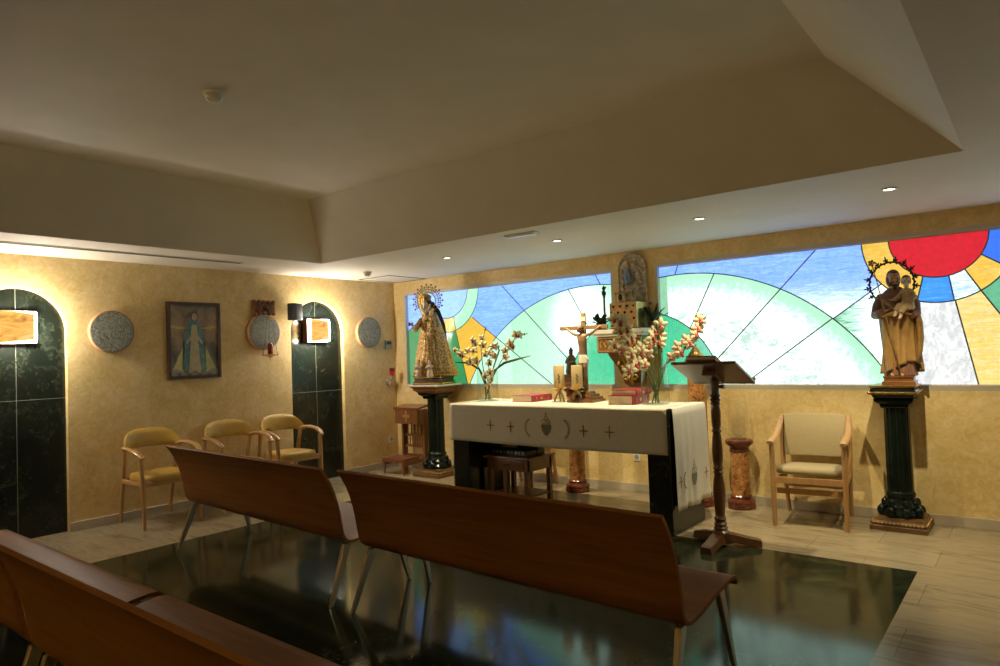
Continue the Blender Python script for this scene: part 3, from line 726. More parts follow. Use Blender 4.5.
# ------------------------------------------------------------------ mustard armchairs along the left wall
def make_armchair():
    t = thing('armchair', 'x', 'chair', group='mustard armchairs along the left wall')      # faces local -y, origin under the seat
    W, D = .54, .54
    b = MB(); rs = []                                            # padded seat
    for z, k in ((.415, .97), (.425, 1.0), (.455, 1.0), (.475, .96), (.483, .85), (.486, .5)):
        ring = []
        for i in range(32):
            a = 2*pi*i/32; ex = .5; cx = abs(cos(a))**ex*(1 if cos(a) >= 0 else -1); cy = abs(sin(a))**ex*(1 if sin(a) >= 0 else -1)
            ring.append((cx*.235*k*(1+.05*(-cy)), -.02+cy*.235*k, z))
        rs.append(ring)
    b.rings(rs); b.build('seat', 'leatherette', t, True, angle=60)
    b = MB(); rs = []                                            # curved padded back, rounded shoulders
    n = 18
    for i in range(n+1):
        u = -1+2*i/n; x = .268*sin(u*1.25)/sin(1.25); y = .225-.13*(abs(u)**2.2)*1.0
        top = .885-.135*abs(u)**3.2; bot = .705-.012*abs(u); ring = []
        for (fy, fz) in ((-.022, 0.06), (-.028, .3), (-.028, .7), (-.018, .96), (0, 1.0), (.018, .96), (.022, .7), (.022, .3), (.016, .04), (0, 0)):
            ring.append((x, y+fy+.02*fz*1.0, bot+(top-bot)*fz))
        rs.append(ring)
    b.rings(rs); b.build('backrest', 'leatherette', t, True, angle=60)
    for s in (-1, 1):
        # rear leg rising to the arm
        MB().tube([(s*.235, .29, 0), (s*.24, .25, .22), (s*.245, .20, .44), (s*.25, .165, .60), (s*.255, .145, .695)], [.018, .021, .022, .021, .022], 8).build('rear_leg', 'chair_wood', t, True)
        MB().tube([(s*.262, -.25, 0), (s*.262, -.24, .30), (s*.268, -.228, .5), (s*.272, -.215, .655)], [.018, .021, .022, .021], 8).build('front_leg', 'chair_wood', t, True)
        MB().tube([(s*.235, .175, .70), (s*.275, .10, .722), (s*.292, .0, .725), (s*.292, -.12, .712), (s*.282, -.21, .683), (s*.270, -.262, .648)], [.022, .024, .024, .024, .023, .016], 10, (1.25, .72)).build('armrest', 'chair_wood', t, True)
        MB().tube([(s*.25, .19, .405), (s*.262, -.235, .405)], .021, 8, (.7, 1.2)).build('side_rail', 'chair_wood', t, True)
    MB().tube([(-.26, -.225, .405), (.26, -.225, .405)], .021, 8, (.7, 1.2)).build('front_rail', 'chair_wood', t, True)
    MB().tube([(-.24, .205, .41), (.24, .205, .41)], .021, 8, (.7, 1.2)).build('back_rail', 'chair_wood', t, True)
    return t
ARM = [((.325, -3.40, 0), pi/2+.02, 'mustard armchair farthest left, beside the near niche'), ((.325, -2.61, 0), pi/2-.02, 'middle mustard armchair between the two others'), ((.325, -1.965, 0), pi/2-.03, 'mustard armchair farthest right, before the far niche')]
arm0 = None
for loc, rz, lab in ARM:
    if arm0 is None: arm0 = make_armchair(); arm0.location = loc; arm0.rotation_euler = (0, 0, rz); arm0['label'] = lab
    else: dup(arm0, loc, rz, lab)

def make_cream_chair():
    t = thing('armchair', 'x', 'chair')
    b = MB(); rs = []
    for z, k in ((.415, .98), (.425, 1.03), (.445, 1.03), (.462, 1.0), (.472, .9), (.474, .5)):
        ring = []
        for i in range(36):
            a = 2*pi*i/36; ex = .42; cx = abs(cos(a))**ex*(1 if cos(a) >= 0 else -1); cy = abs(sin(a))**ex*(1 if sin(a) >= 0 else -1)
            ring.append((cx*.248*k*(1-.04*cy), -.03+cy*.235*k, z-.012*cy))
        rs.append(ring)
    b.rings(rs); b.build('seat', 'cream_fabric', t, True, angle=60)
    b = MB(); rs = []; n = 14
    for i in range(n+1):
        u = -1+2*i/n; x = u*.243; e = 1-.06*abs(u)**8; ring = []
        for fy, z in ((-.018, .522), (-.024, .54), (-.026, .70), (-.022, .865), (-.006, .882), (.014, .872), (.018, .70), (.014, .54), (.0, .516)):
            zz = .70+(z-.70)*e; ring.append((x, .215+fy+(zz-.5)*.16+.03*u*u*-1, zz))
        rs.append(ring)
    b.rings(rs); b.build('backrest', 'cream_fabric', t, True, angle=60)
    for s in (-1, 1):
        MB().tube([(s*.245, .31, 0), (s*.252, .25, .2), (s*.262, .20, .42), (s*.266, .215, .62), (s*.266, .25, .80), (s*.262, .262, .86)], [.017, .020, .022, .021, .019, .014], 8).build('rear_leg', 'pale_chair_wood', t, True)
        MB().tube([(s*.268, -.265, 0), (s*.268, -.262, .35), (s*.27, -.262, .68)], [.018, .022, .021], 8, (1, 1)).build('front_leg', 'pale_chair_wood', t, True)
        MB().tube([(s*.27, -.33, .688), (s*.272, -.25, .70), (s*.275, -.12, .705), (s*.278, .02, .725), (s*.277, .12, .765), (s*.27, .20, .825), (s*.264, .24, .86)], [.022, .026, .026, .025, .024, .021, .014], 10, (1.2, .7)).build('armrest', 'pale_chair_wood', t, True)
        MB().tube([(s*.262, .22, .36), (s*.268, -.26, .36)], .02, 8, (.7, 1.2)).build('side_rail', 'pale_chair_wood', t, True)
    MB().span((-.265, -.275, .352), (.265, -.252, .405), .004).build('front_rail', 'pale_chair_wood', t)
    MB().span((-.255, .175, .25), (.255, .195, .30), .004).build('stretcher', 'pale_chair_wood', t)
    MB().span((-.255, -.20, .255), (.255, -.18, .30), .004).build('stretcher', 'pale_chair_wood', t)
    return t
cch = make_cream_chair(); cch.location = (5.462, -.375, 0); cch.rotation_euler = (0, 0, .115); tag(cch, 'cream upholstered wooden armchair beside the dark pedestal', 'chair')
dup(cch, (2.44, -.385, 0), .06, 'pale wooden armchair half hidden behind the altar')

# ------------------------------------------------------------------ altar, cloth, cabinet beneath
AX0, AX1, AY0, AY1, AZ = 2.335, 4.675, -1.42, -.74, 1.0
t = thing('altar_table', 'dark green marble altar table under white cloth', 'altar', ((AX0+AX1)/2, (AY0+AY1)/2, 0))
hx, hy = (AX1-AX0)/2, (AY1-AY0)/2
MB().span((-hx, -hy, .93), (hx, hy, AZ), .006).build('tabletop', 'altar_marble', t)
for s in (-1, 1): MB().span((s*hx-(0 if s < 0 else .2)+.006*(-s), -hy+.01, 0), (s*hx+(.2 if s < 0 else 0)+.006*(-s), hy-.02, .93), .006).build('leg_slab', 'altar_marble', t)
t = thing('altar_cloth', 'white embroidered altar cloth hanging over the altar sides', 'tablecloth', (0, 0, 0))
def cloth():
    b = MB(); V = b.bm.verts.new; g = .012; top = AZ+.006
    def sheet(rows):
        L = [[V(p) for p in r] for r in rows]
        for a, c in zip(L, L[1:]):
            for i in range(len(a)-1): b.bm.faces.new((a[i], a[i+1], c[i+1], c[i]))
    nx = 60; xs = [AX0-g+(AX1-AX0+2*g-.03)*i/nx for i in range(nx+1)]
    rows = []
    for yy, zz in ((AY1+g, .55), (AY1+g, top-.012), (AY1+.004, top), (AY1-.2, top), (AY0+.2, top), (AY0, top), (AY0-g*.6, top-.004), (AY0-g, top-.014)): rows.append([(x, yy, zz) for x in xs])
    for k in range(1, 11):
        f = k/10; rows.append([(x, AY0-g-.004*f*sin(x*9)-.003*f*sin(x*23+1), top-.014-.352*f-.006*f*sin(x*2.1)) for x in xs])
    sheet(rows)
    def side(X, sg, drop, ya, yb, amp):
        ny = 70; ys = [ya+(yb-ya)*i/ny for i in range(ny+1)]; rows = []
        rows.append([(X-sg*.10, y, top+.0015) for y in ys]); rows.append([(X, y, top+.0015) for y in ys]); rows.append([(X+sg*g*.7, y, top-.004) for y in ys])
        for k in range(1, 19):
            f = k/18; rows.append([(X+sg*(g+.006*min(1, f*3)+amp*f*(.55+.45*sin(y*38+1.4*sin(y*11)))), y, top-.014-drop*f-.008*f*sin(y*17)) for y in ys])
        sheet(rows)
    side(AX1, 1, .80, AY0+.035, AY1+.03, .024); side(AX0, -1, .80, AY0+.035, AY1+.02, .02)
    b.build('linen_cloth', 'linen', t, True, angle=180, mods=[('SOLIDIFY', dict(thickness=.003, offset=1)), ])
cloth()
MB().span((AX0-.004, AY0-.014, AZ-.346), (AX1-.024, AY0-.012, AZ-.338)).bm.free()
def fx(y): return lambda u, v, q: (u, y-q, v)
yb = AY0-.0205
def put(b, pl, uf): b.prism(pl, uf, 0, .0022)
for x, z in ((2.851, .813), (3.093, .808), (3.889, .803), (4.144, .804)):
    b = MB(); f = fx(yb); put(b, [(x-.042, z-.004), (x+.042, z-.004), (x+.042, z+.004), (x-.042, z+.004)], f); put(b, [(x-.004, z-.05), (x+.004, z-.05), (x+.004, z+.05), (x-.004, z+.05)], f)
    b.build('embroidered_cross', 'thread_red', t)
def emblem(f, x, z, s):
    b = MB(); put(b, [(x-.055*s, z+.02*s), (x-.045*s, z+.035*s), (x+.045*s, z+.035*s), (x+.055*s, z+.02*s), (x+.04*s, z-.03*s), (x+.015*s, z-.06*s), (x, z-.07*s), (x-.015*s, z-.06*s), (x-.04*s, z-.03*s)], f); b.build('embroidered_emblem', 'thread_green', t)
    b = MB()
    for (dx, dz, r) in ((-.025, .06, .022), (.025, .06, .022), (0, .09, .02)):
        for i in range(10):
            a0, a1 = 2*pi*i/10, 2*pi*(i+1)/10; put(b, [(x+s*(dx+r*cos(a0)), z+s*(dz+r*sin(a0))), (x+s*(dx+r*cos(a1)), z+s*(dz+r*sin(a1))), (x+s*(dx+(r-.006)*cos(a1)), z+s*(dz+(r-.006)*sin(a1))), (x+s*(dx+(r-.006)*cos(a0)), z+s*(dz+(r-.006)*sin(a0)))], f)
    put(b, [(x-.003, z+.10*s), (x+.003, z+.10*s), (x+.003, z+.145*s), (x-.003, z+.145*s)], f); put(b, [(x-.012, z+.122*s), (x+.012, z+.122*s), (x+.012, z+.128*s), (x-.012, z+.128*s)], f)
    b.build('embroidered_crown', 'thread_gold', t)
def laurel(f, x, z, s, sg):
    b = MB(); pts = [(x+sg*s*.075*(1-cos(a)) - sg*.045*s, z+s*.085*sin(a)*-1) for a in [(-1.1+2.2*i/9) for i in range(10)]]
    for i, (p, q) in enumerate(pts):
        dx = .012*s
        put(b, [(p-.0014*s, q-.010*s), (p+.0014*s, q-.010*s), (p+.0014*s, q+.010*s), (p-.0014*s, q+.010*s)], f)
        put(b, [(p, q), (p-dx, q+.004*s), (p-dx*1.3, q+.011*s), (p-dx*.5, q+.007*s)], f); put(b, [(p, q), (p+dx, q+.004*s), (p+dx*1.3, q+.011*s), (p+dx*.5, q+.007*s)], f)
    b.build('embroidered_laurel', 'thread_green', t)
emblem(fx(yb), 3.50, .81, 1.0); laurel(fx(yb), 3.315, .805, 1.0, 1); laurel(fx(yb), 3.695, .805, 1.0, -1)
fs = lambda u, v, q: (AX1+.043+q, u, v)
emblem(fs, -1.07, .42, 1.0)
for y in (-1.34, -.815):
    b = MB(); put(b, [(y-.035, .42), (y+.035, .42), (y+.035, .427), (y-.035, .427)], fs); put(b, [(y-.004, .375), (y+.004, .375), (y+.004, .465), (y-.004, .465)], fs); b.build('embroidered_cross', 'thread_red', t)
laurel(fs, -1.245, .42, .8, 1)

t = thing('side_table', 'small brown wooden side table with drawer under the altar', 'table', (2.83, -.97, 0))
hx, hy = .25, .21
MB().span((-hx-.03, -hy-.03, .452), (hx+.03, hy+.03, .475), .006).build('tabletop', 'cab_wood', t)
b = MB(); b.span((-hx, -hy+.008, .335), (hx, hy-.008, .452)); b.build('apron', 'cab_wood', t)
d = MB().span((-hx+.045, -hy-.006, .35), (hx-.045, -hy+.01, .442), .004).build('drawer', 'red_wood', t)
MB().tube([(-.03, -hy-.006, .40), (-.02, -hy-.028, .396), (.02, -hy-.028, .396), (.03, -hy-.006, .40)], .006, 8).build('handle', 'dark_bronze', d, True)
for x in (-1, 1):
    for y in (-1, 1): MB().span((x*hx-.022*(1+x), y*hy-.022*(1+y), 0), (x*hx-.022*(x-1), y*hy-.022*(y-1), .452), .003).build('leg', 'cab_wood', t)
MB().span((-.06, -hy+.01, .0), (-.03, -hy+.04, .34)).build('upright', 'cab_wood', t)
MB().span((-hx+.01, -hy+.01, .08), (hx-.01, hy-.01, .098)).build('lower_shelf', 'cab_wood', t)
t = thing('audio_mixer', 'black audio mixer with pale sliders on the side table', 'mixer', (2.80, -1.02, .475))
MB().box((0, 0, .026), (.46, .16, .05), (0, 0, 0), .004).build('console', 'black_plastic', t)
for i in range(9): MB().box((-.19+i*.046, -.083, .030), (.026, .008, .026)).build('slider_knob', 'grey_plastic', t)
t = thing('amplifier', 'black amplifier box standing behind the mixer keys', 'amplifier', (2.90, -.88, .476))
MB().box((0, .015, .07), (.26, .12, .14), None, .004).build('case', 'black_plastic', t); MB().box((.02, -.046, .08), (.09, .003, .012)).build('label_plate', 'grey_plastic', t)
t = thing('paper_box', 'small pale box on the mixer under the altar', 'box', (2.66, -.85, .476))
MB().box((0, 0, .05), (.14, .05, .10), None, .003).build('carton', 'page_paper', t); MB().box((0, -.026, .06), (.11, .002, .05)).build('label_panel', 'white_plastic', t)

# ------------------------------------------------------------------ marble columns and what they carry
def marble_column(x, y, hgt, r, lab):
    t = thing('marble_column', lab, 'column', (x, y, 0), 0, 'small marble columns along the altar wall')
    b = MB(); b.lathe([(r*1.55, 0), (r*1.55, .045)], n=8); b.lathe([(r*1.42, .045), (r*1.5, .06), (r*1.42, .078), (r*1.2, .085), (r*1.12, .10), (r*1.18, .112), (r*1.05, .125)], n=32); b.build('base', 'red_marble', t, True)
    MB().lathe([(r*1.0, .12), (r*1.0, hgt-.11)], n=32).build('shaft', 'orange_marble', t, True)
    b = MB(); b.lathe([(r*1.0, hgt-.115), (r*1.1, hgt-.105), (r*1.04, hgt-.095), (r*1.04, hgt-.075), (r*1.25, hgt-.055), (r*1.45, hgt-.04), (r*1.5, hgt-.025), (r*1.45, hgt-.008), (r*1.3, hgt), (.001, hgt)], n=32); b.build('capital', 'red_marble', t, True)
marble_column(4.785, -.185, .63, .083, 'short orange marble column holding a glass cylinder')
marble_column(3.07, -.27, 1.12, .085, 'orange marble column seen beneath and behind the altar')
marble_column(4.43, -.25, 1.36, .085, 'tall orange marble column hidden behind lectern top')
t = thing('glass_cylinder', 'tall clear glass cylinder standing on short marble column', 'vase', (4.785, -.185, .63))
b = MB(); b.lathe([(.07, 0), (.085, .03), (.088, .2), (.078, .40), (.076, .40), (.086, .2), (.083, .03), (.068, .004)], n=32); b.build('outer_glass', 'clear_glass', t, True)
b = MB(); b.lathe([(.02, .02), (.05, .05), (.06, .14), (.055, .21), (.053, .21), (.058, .14), (.048, .052), (.02, .024)], n=24); b.build('inner_cup', 'clear_glass', t, True)
MB().lathe([(.001, .0), (.07, .0), (.07, .012), (.04, .02), (.001, .02)], n=24).build('glass_foot', 'clear_glass', t, True)

# statuettes
t = thing('bronze_figurine', 'small dark bronze figurine behind the candles by crucifix', 'figurine', (3.045, -.27, 1.12))
MB().square([(.075, 0), (.075, .03), (.06, .04), (.06, .10), (.068, .11), (.068, .125)]).build('plinth', 'dark_wood', t)
b = MB(); b.lathe([(.058, .125), (.062, .16), (.05, .24), (.04, .28), (.045, .30), (.03, .325), (.016, .335)], n=20, flute=lambda a, z: 1+.08*cos(a*7)); b.ball((0, -.005, .355), (.022, .024, .028)); b.tube([(-.045, 0, .30), (-.05, -.03, .25), (-.01, -.06, .25)], [.014, .013, .009], 8); b.tube([(.045, 0, .30), (.05, -.03, .25), (.01, -.06, .25)], [.014, .013, .009], 8)
b.build('robed_body', 'dark_bronze', t, True, mods=REMESH(.006, 1))
MB().lathe([(.022, .37), (.026, .385), (.014, .395), (.012, .405), (.001, .42)], n=16).build('crown', 'dark_bronze', t, True)
t = thing('scalloped_figurine', 'brown cone shaped robed figurine just above the lectern', 'figurine', (4.43, -.25, 1.36))
MB().lathe([(.10, 0), (.10, .015), (.085, .02), (.001, .02)], n=24).build('plinth', 'red_wood', t, True)
b = MB(); prof = []
for i in range(13):
    f = i/12; r = .088*(1-f)+.022*f; prof += [(r*1.06, .02+.105*f), (r*.97, .02+.105*f+.006)]
b.lathe(prof, n=28, flute=lambda a, z: 1+.05*cos(a*9)); b.build('robe', 'old_gold', t, True)
MB().ball((0, -.004, .140), (.014, .015, .017)).build('head', 'skin', t, True); MB().lathe([(.016, .148), (.018, .155), (.001, .162)], n=14).build('cap', 'old_gold', t, True)

# ------------------------------------------------------------------ pedestals
def pedestal(x, y, lab, marble_top, w=.40):
    t = thing('pedestal', lab, 'pedestal', (x, y, 0)); h = w/2
    MB().square([(h, 0), (h, .035), (h*.93, .045), (h*.96, .06), (h*.86, .075), (h*.84, .095)]).build('plinth', 'ped_plinth', t)
    b = MB()
    for k in range(4):
        for i in range(-6, 7): b.ball(Euler((0, 0, k*pi/2)).to_matrix() @ Vector((i*h*.14, -h*.955, .056)), (.012, .008, .010), 6)
    b.build('plinth_beading', 'old_gold', t, True)
    r = w*.235
    b = MB(); b.lathe([(r*1.5, .095), (r*1.55, .12), (r*1.35, .15), (r*1.42, .18), (r*1.2, .21), (r*1.08, .24), (r*1.16, .255), (r*1.16, .275), (r*1.04, .29)], n=32)
    for i in range(8):
        a = 2*pi*i/8+.39; p = Vector((cos(a), sin(a), 0))
        b.ball(p*r*1.50+Vector((0, 0, .135)), (.036, .036, .045), 10); b.ball(p*r*1.28+Vector((0, 0, .195)), (.024, .024, .04), 8); b.ball(p*r*1.62+Vector((0, 0, .112)), (.018, .018, .016), 8)
    b.build('acanthus_base', 'ped_stone', t, True)
    fl = lambda a, z: 1-.055*max(0, cos(a*12))**.6
    MB().lathe([(r*1.0, .285), (r*1.0, .30), (r*.98, .95), (r*.98, .965)], n=144, flute=fl).build('fluted_shaft', 'ped_stone', t, True, angle=30)
    MB().square([(r*1.0, .955), (r*1.06, .965), (r*1.1, .985), (r*1.45, 1.01), (r*1.5, 1.03)]).build('capital', 'ped_stone', t)
    if marble_top:
        MB().square([(h*.62, 1.02), (h*.72, 1.035), (h*.76, 1.05), (h*.88, 1.06), (h*.90, 1.09), (h*.97, 1.10), (h*.97, 1.115)]).build('cornice', 'cab_wood', t)
        MB().square([(h*1.08, 1.115), (h*1.10, 1.12), (h*1.10, 1.133), (h*1.08, 1.138)]).build('top_slab', 'white_stone', t)
    else:
        MB().square([(h*.62, 1.02), (h*.70, 1.04), (h*.75, 1.06), (h*.83, 1.065), (h*.83, 1.09), (h*.78, 1.10), (h*.77, 1.125)]).build('cornice', 'ped_stone', t)
        b = MB()
        for k in range(4):
            for i in range(-9, 10): b.ball(Euler((0, 0, k*pi/2)).to_matrix() @ Vector((i*h*.092, -h*.835, 1.078)), (.011, .009, .013), 6, )
        b.build('rope_moulding', 'old_gold', t, True)
        MB().square([(h*.77, 1.118), (h*.82, 1.122), (h*.82, 1.134), (h*.77, 1.138)]).build('top_plate', 'old_gold', t)
    return t
pedestal(6.075, -.215, 'black fluted pedestal under the bearded carved figure', False, .395)
pedestal(1.015, -.285, 'black pedestal with white top under gold robed statue', True, .44)

# ------------------------------------------------------------------ figure helpers
def head_mb(b, c, s, yaw=0, pitch=0, roll=0):       # face looks along -y before rotation; s = head height
    Rm = Euler((pitch, roll, yaw)).to_matrix().to_4x4(); T = Matrix.Translation(c) @ Rm
    def e(p, r, seg=14, rot=None):
        g = bmesh.ops.create_uvsphere(b.bm, u_segments=seg, v_segments=10, radius=1)
        mt = T @ Matrix.Translation(Vector(p)*s)
        if rot: mt = mt @ Euler(rot).to_matrix().to_4x4()
        bmesh.ops.transform(b.bm, matrix=mt @ Matrix.Diagonal((r[0]*s, r[1]*s, r[2]*s, 1)), verts=g['verts'])
    e((0, .03, .10), (.36, .42, .40)); e((0, -.06, -.16), (.27, .30, .33)); e((0, -.22, -.38), (.12, .11, .10))       # skull, jaw, chin
    e((0, -.36, -.06), (.055, .075, .15)); e((0, -.40, -.14), (.075, .07, .055))                                        # nose
    e((-.14, -.30, .07), (.13, .07, .035)); e((.14, -.30, .07), (.13, .07, .035)); e((-.20, -.22, -.12), (.11, .12, .11)); e((.20, -.22, -.12), (.11, .12, .11))
    e((0, -.33, -.255), (.115, .06, .028)); e((0, -.32, -.29), (.10, .06, .028))                                        # lips
    e((-.37, .04, -.06), (.04, .09, .13)); e((.37, .04, -.06), (.04, .09, .13))                                         # ears
    return T
def eyes(T, s, parent):
    b = MB()
    for x in (-.14, .14):
        g = bmesh.ops.create_uvsphere(b.bm, u_segments=10, v_segments=8, radius=1)
        bmesh.ops.transform(b.bm, matrix=T @ Matrix.Translation(Vector((x, -.325, .0))*s) @ Matrix.Diagonal((.055*s, .03*s, .028*s, 1)), verts=g['verts'])
    b.build('eyes', 'eye_dark', parent, True)
def hand_mb(b, wrist, d, nrm, L, curl=.5, thumb=1):
    d = Vector(d).normalized(); nrm = Vector(nrm).normalized(); sd = d.cross(nrm).normalized(); nrm = sd.cross(d).normalized(); w0 = Vector(wrist)
    b.tube([w0, w0+d*L*.25, w0+d*L*.5], [L*.15, L*.24, L*.23], 10, (1.0, .5))
    for i, (o, l) in enumerate(((-.17, .40), (-.06, .47), (.06, .44), (.17, .34))):
        p = w0+d*L*.48+sd*o*L; q = p+(d*cos(curl*.5)+nrm*sin(curl*.5))*l*L*.5; r = q+(d*cos(curl*1.3)+nrm*sin(curl*1.3))*l*L*.5
        b.tube([p, q, r], [L*.055, L*.05, L*.036], 7)
    p = w0+d*L*.2+sd*(-.2*thumb)*L; b.tube([p, p+(d*.6-sd*.6*thumb+nrm*.2)*L*.22, p+(d*1.1-sd*.7*thumb+nrm*.45)*L*.36], [L*.07, L*.06, L*.04], 7)
def robe(levels, n=72):
    rs = []
    for (z, cx, cy, rx, ry, amp, nf, ph) in levels:
        ring = []
        for i in range(n):
            a = 2*pi*i/n; k = 1+amp*(sin(a*nf+ph)+.5*sin(a*(nf*2+1)+ph*1.7))
            ring.append((cx+rx*k*cos(a), cy+ry*k*sin(a), z))
        rs.append(ring)
    return rs
def leaf_poly(fn, b, L, w, t0, t1):
    pl = [(0, -w*.2), (L*.25, -w*.5), (L*.45, -w*.9), (L*.5, -w*.4), (L*.8, -w*.55), (L, 0), (L*.8, w*.55), (L*.5, w*.4), (L*.45, w*.9), (L*.25, w*.5), (0, w*.2)]
    b.prism(pl, fn, t0, t1)

# ------------------------------------------------------------------ bearded saint holding a child
def saint():
    t = thing('saint_statue', 'carved bearded figure in ochre cloak holding a child', 'statue', (6.11, -.205, 1.138), .06)
    t.scale = (.86, .92, .94)
    MB().square([(.135, 0), (.135, .028), (.118, .034), (.118, .058), (.125, .064), (.125, .074)]).build('base', 'cab_wood', t)
    z0 = .074
    # under-tunic
    b = MB(); b.rings(robe([(z0, .01, -.005, .135, .105, .05, 9, .2), (z0+.05, .01, -.005, .128, .10, .055, 9, .3), (.25, .005, 0, .122, .092, .05, 8, .5), (.42, 0, 0, .118, .088, .04, 8, .7), (.56, -.005, .0, .122, .09, .02, 6, .8), (.68, -.005, .0, .135, .085, .015, 5, .9), (.76, -.005, .005, .132, .075, .01, 4, 1), (.805, -.005, .01, .085, .058, .01, 4, 1), (.835, -.005, .01, .045, .042, 0, 4, 1)]))
    b.build('tunic', 'plum_robe', t, True, mods=REMESH(.006, 2))
    # cloak: open wrap with a slanting hem, pulled across the front
    b = MB(); n = 96; rows = []
    for k in range(25):
        f = k/24; ring = []
        for i in range(n):
            a = 2*pi*i/n                                       # 0 = +x (figure's left), -pi/2 = front
            fr = max(0, -sin(a)); rt = cos(a)
            lo = z0+.02+.10*max(0, .25+.75*cos(a+.75))**1.5*(1 if sin(a) < 0 else .2); hi = .64+.07*cos(a)+.10*max(0, sin(a))
            z = lo+(hi-lo)*f
            rx = .150-.012*sin(pi*f)+.022*max(0, rt)*(.6+.4*f); ry = .118-.008*sin(pi*f)
            fold = .10*sin(a*8+2.6*f+.8)+.06*sin(a*14-3.6*f)+.03*sin(a*3+f*5)
            kk = 1+fold*(1-.35*f)
            ring.append((.012+rx*kk*cos(a), .002+ry*kk*sin(a), z))
        rows.append(ring)
    b.rings(rows, True, False)
    b.build('cloak', 'ochre_robe', t, True, angle=180, mods=[('SOLIDIFY', dict(thickness=.010, offset=-1))])
    # diagonal bands of cloak over the chest and hanging from the left arm
    b = MB(); b.tube([(-.135, -.03, .60), (-.08, -.115, .585), (0, -.135, .60), (.08, -.12, .625), (.14, -.06, .64)], [.03, .038, .042, .04, .03], 10, (1, .55)); b.tube([(-.12, .03, .78), (-.06, -.075, .70), (.02, -.115, .635), (.10, -.10, .60)], [.03, .036, .036, .028], 10, (1, .45))
    for o in (0, .024, -.022): b.tube([(.150+o*.4, -.03-o, .64), (.172+o*.5, -.04-o, .52), (.175+o*.5, -.03-o, .40), (.165+o*.4, -.02-o, .28), (.15, -.01-o, .20)], [.022, .028, .028, .024, .008], 8)
    b.build('cloak_drape', 'ochre_robe', t, True, mods=REMESH(.006, 2))
    # sleeves
    b = MB(); b.tube([(-.112, .01, .765), (-.150, -.01, .68), (-.162, -.035, .60), (-.12, -.10, .60), (-.085, -.118, .625)], [.042, .047, .050, .044, .034], 12); b.build('sleeve', 'plum_robe', t, True, mods=REMESH(.006, 2))
    b = MB(); b.tube([(.112, .01, .765), (.150, -.01, .68), (.155, -.05, .60), (.12, -.115, .585)], [.042, .047, .047, .038], 12)
    b.build('sleeve', 'plum_robe', t, True, mods=REMESH(.006, 2))
    # head, neck, hands: one skin
    b = MB(); T = head_mb(b, (-.008, -.03, .905), .148, .32, .10, 0); b.tube([(-.005, .008, .79), (-.007, -.005, .86)], [.044, .040], 12)
    hand_mb(b, (-.092, -.118, .622), (1, -.05, .22), (0, .4, 1), .085, .5, 1); hand_mb(b, (.135, -.105, .588), (-.75, -.5, .12), (0, .5, 1), .085, .7, -1)
    b.tube([(.03, -.118, z0+.006), (.03, -.085, z0+.012)], [.012, .018], 8); b.tube([(-.05, -.118, z0+.006), (-.05, -.085, z0+.012)], [.012, .018], 8)
    hd = b.build('body', 'skin', t, True, mods=REMESH(.0042, 1)); eyes(T, .148, hd)
    b = MB(); c = Vector((-.008, -.03, .905)); Rm = Euler((.10, 0, .32)).to_matrix()
    for p, r in (((0, .014, .022), (.056, .060, .056)), ((-.044, .012, -.012), (.018, .034, .045)), ((.044, .012, -.012), (.018, .034, .045)), ((0, .045, -.03), (.05, .028, .055)), ((0, -.03, .055), (.034, .02, .016))): b.ball(c+Rm @ Vector(p), r, 14, (.10, 0, .32))
    b.build('hair', 'brown_hair', t, True, mods=REMESH(.005, 1))
    b = MB()
    for p, r in (((0, -.040, -.060), (.028, .018, .018)), ((0, -.038, -.074), (.020, .015, .018)), ((-.034, -.02, -.04), (.012, .02, .03)), ((.034, -.02, -.04), (.012, .02, .03)), ((-.014, -.050, -.028), (.016, .007, .006)), ((.014, -.050, -.028), (.016, .007, .006))): b.ball(c+Rm @ Vector(p), r, 12, (.10, 0, .32))
    b.build('beard', 'brown_hair', t, True, mods=REMESH(.0045, 1))
    # the child on the arm
    b = MB(); b.rings(robe([(.625, .110, -.130, .036, .038, .06, 5, 0), (.64, .106, -.126, .052, .05, .06, 6, .4), (.66, .105, -.115, .052, .047, .04, 6, .8), (.73, .10, -.105, .044, .038, .03, 5, 1), (.785, .098, -.10, .048, .036, .02, 4, 1), (.805, .097, -.098, .028, .026, 0, 4, 1)], 40))
    b.tube([(.085, -.12, .665), (.035, -.155, .66), (.015, -.162, .625)], [.034, .030, .024], 10); b.tube([(.12, -.125, .655), (.075, -.168, .645), (.055, -.172, .605)], [.032, .028, .023], 10)
    b.tube([(.062, -.10, .775), (.03, -.125, .735), (-.005, -.14, .715)], [.020, .020, .015], 9); b.tube([(.14, -.10, .775), (.158, -.12, .73), (.135, -.145, .70)], [.020, .020, .015], 9)
    b.ball((.098, -.105, .785), (.052, .036, .03), 12); ch = b.build('child_tunic', 'cream_robe', t, True, mods=REMESH(.005, 2))
    b = MB(); T2 = head_mb(b, (.098, -.112, .868), .098, .12, .05, .06); b.tube([(.098, -.10, .79), (.098, -.105, .83)], [.022, .02], 10)
    hand_mb(b, (-.005, -.14, .715), (-1, -.1, .05), (0, .3, 1), .042, .4, 1); hand_mb(b, (.135, -.145, .70), (-.7, -.6, .05), (0, .3, 1), .042, .4, -1)
    for x, z in ((.012, .622), (.052, .602)): b.tube([(x, -.162, z), (x-.006, -.168, z-.03), (x-.018, -.195, z-.045)], [.017, .014, .009], 8)
    cb = b.build('child_body', 'pale_skin', t, True, mods=REMESH(.0036, 1)); eyes(T2, .098, cb)
    b = MB(); c2 = Vector((.098, -.112, .868))
    for p, r in (((0, .010, .018), (.039, .041, .037)), ((-.030, .006, .0), (.010, .022, .026)), ((.030, .006, 0), (.010, .022, .026)), ((0, -.022, .036), (.022, .012, .010))): b.ball(c2+Vector(p), r, 12)
    b.build('child_hair', 'light_hair', t, True, mods=REMESH(.004, 1))
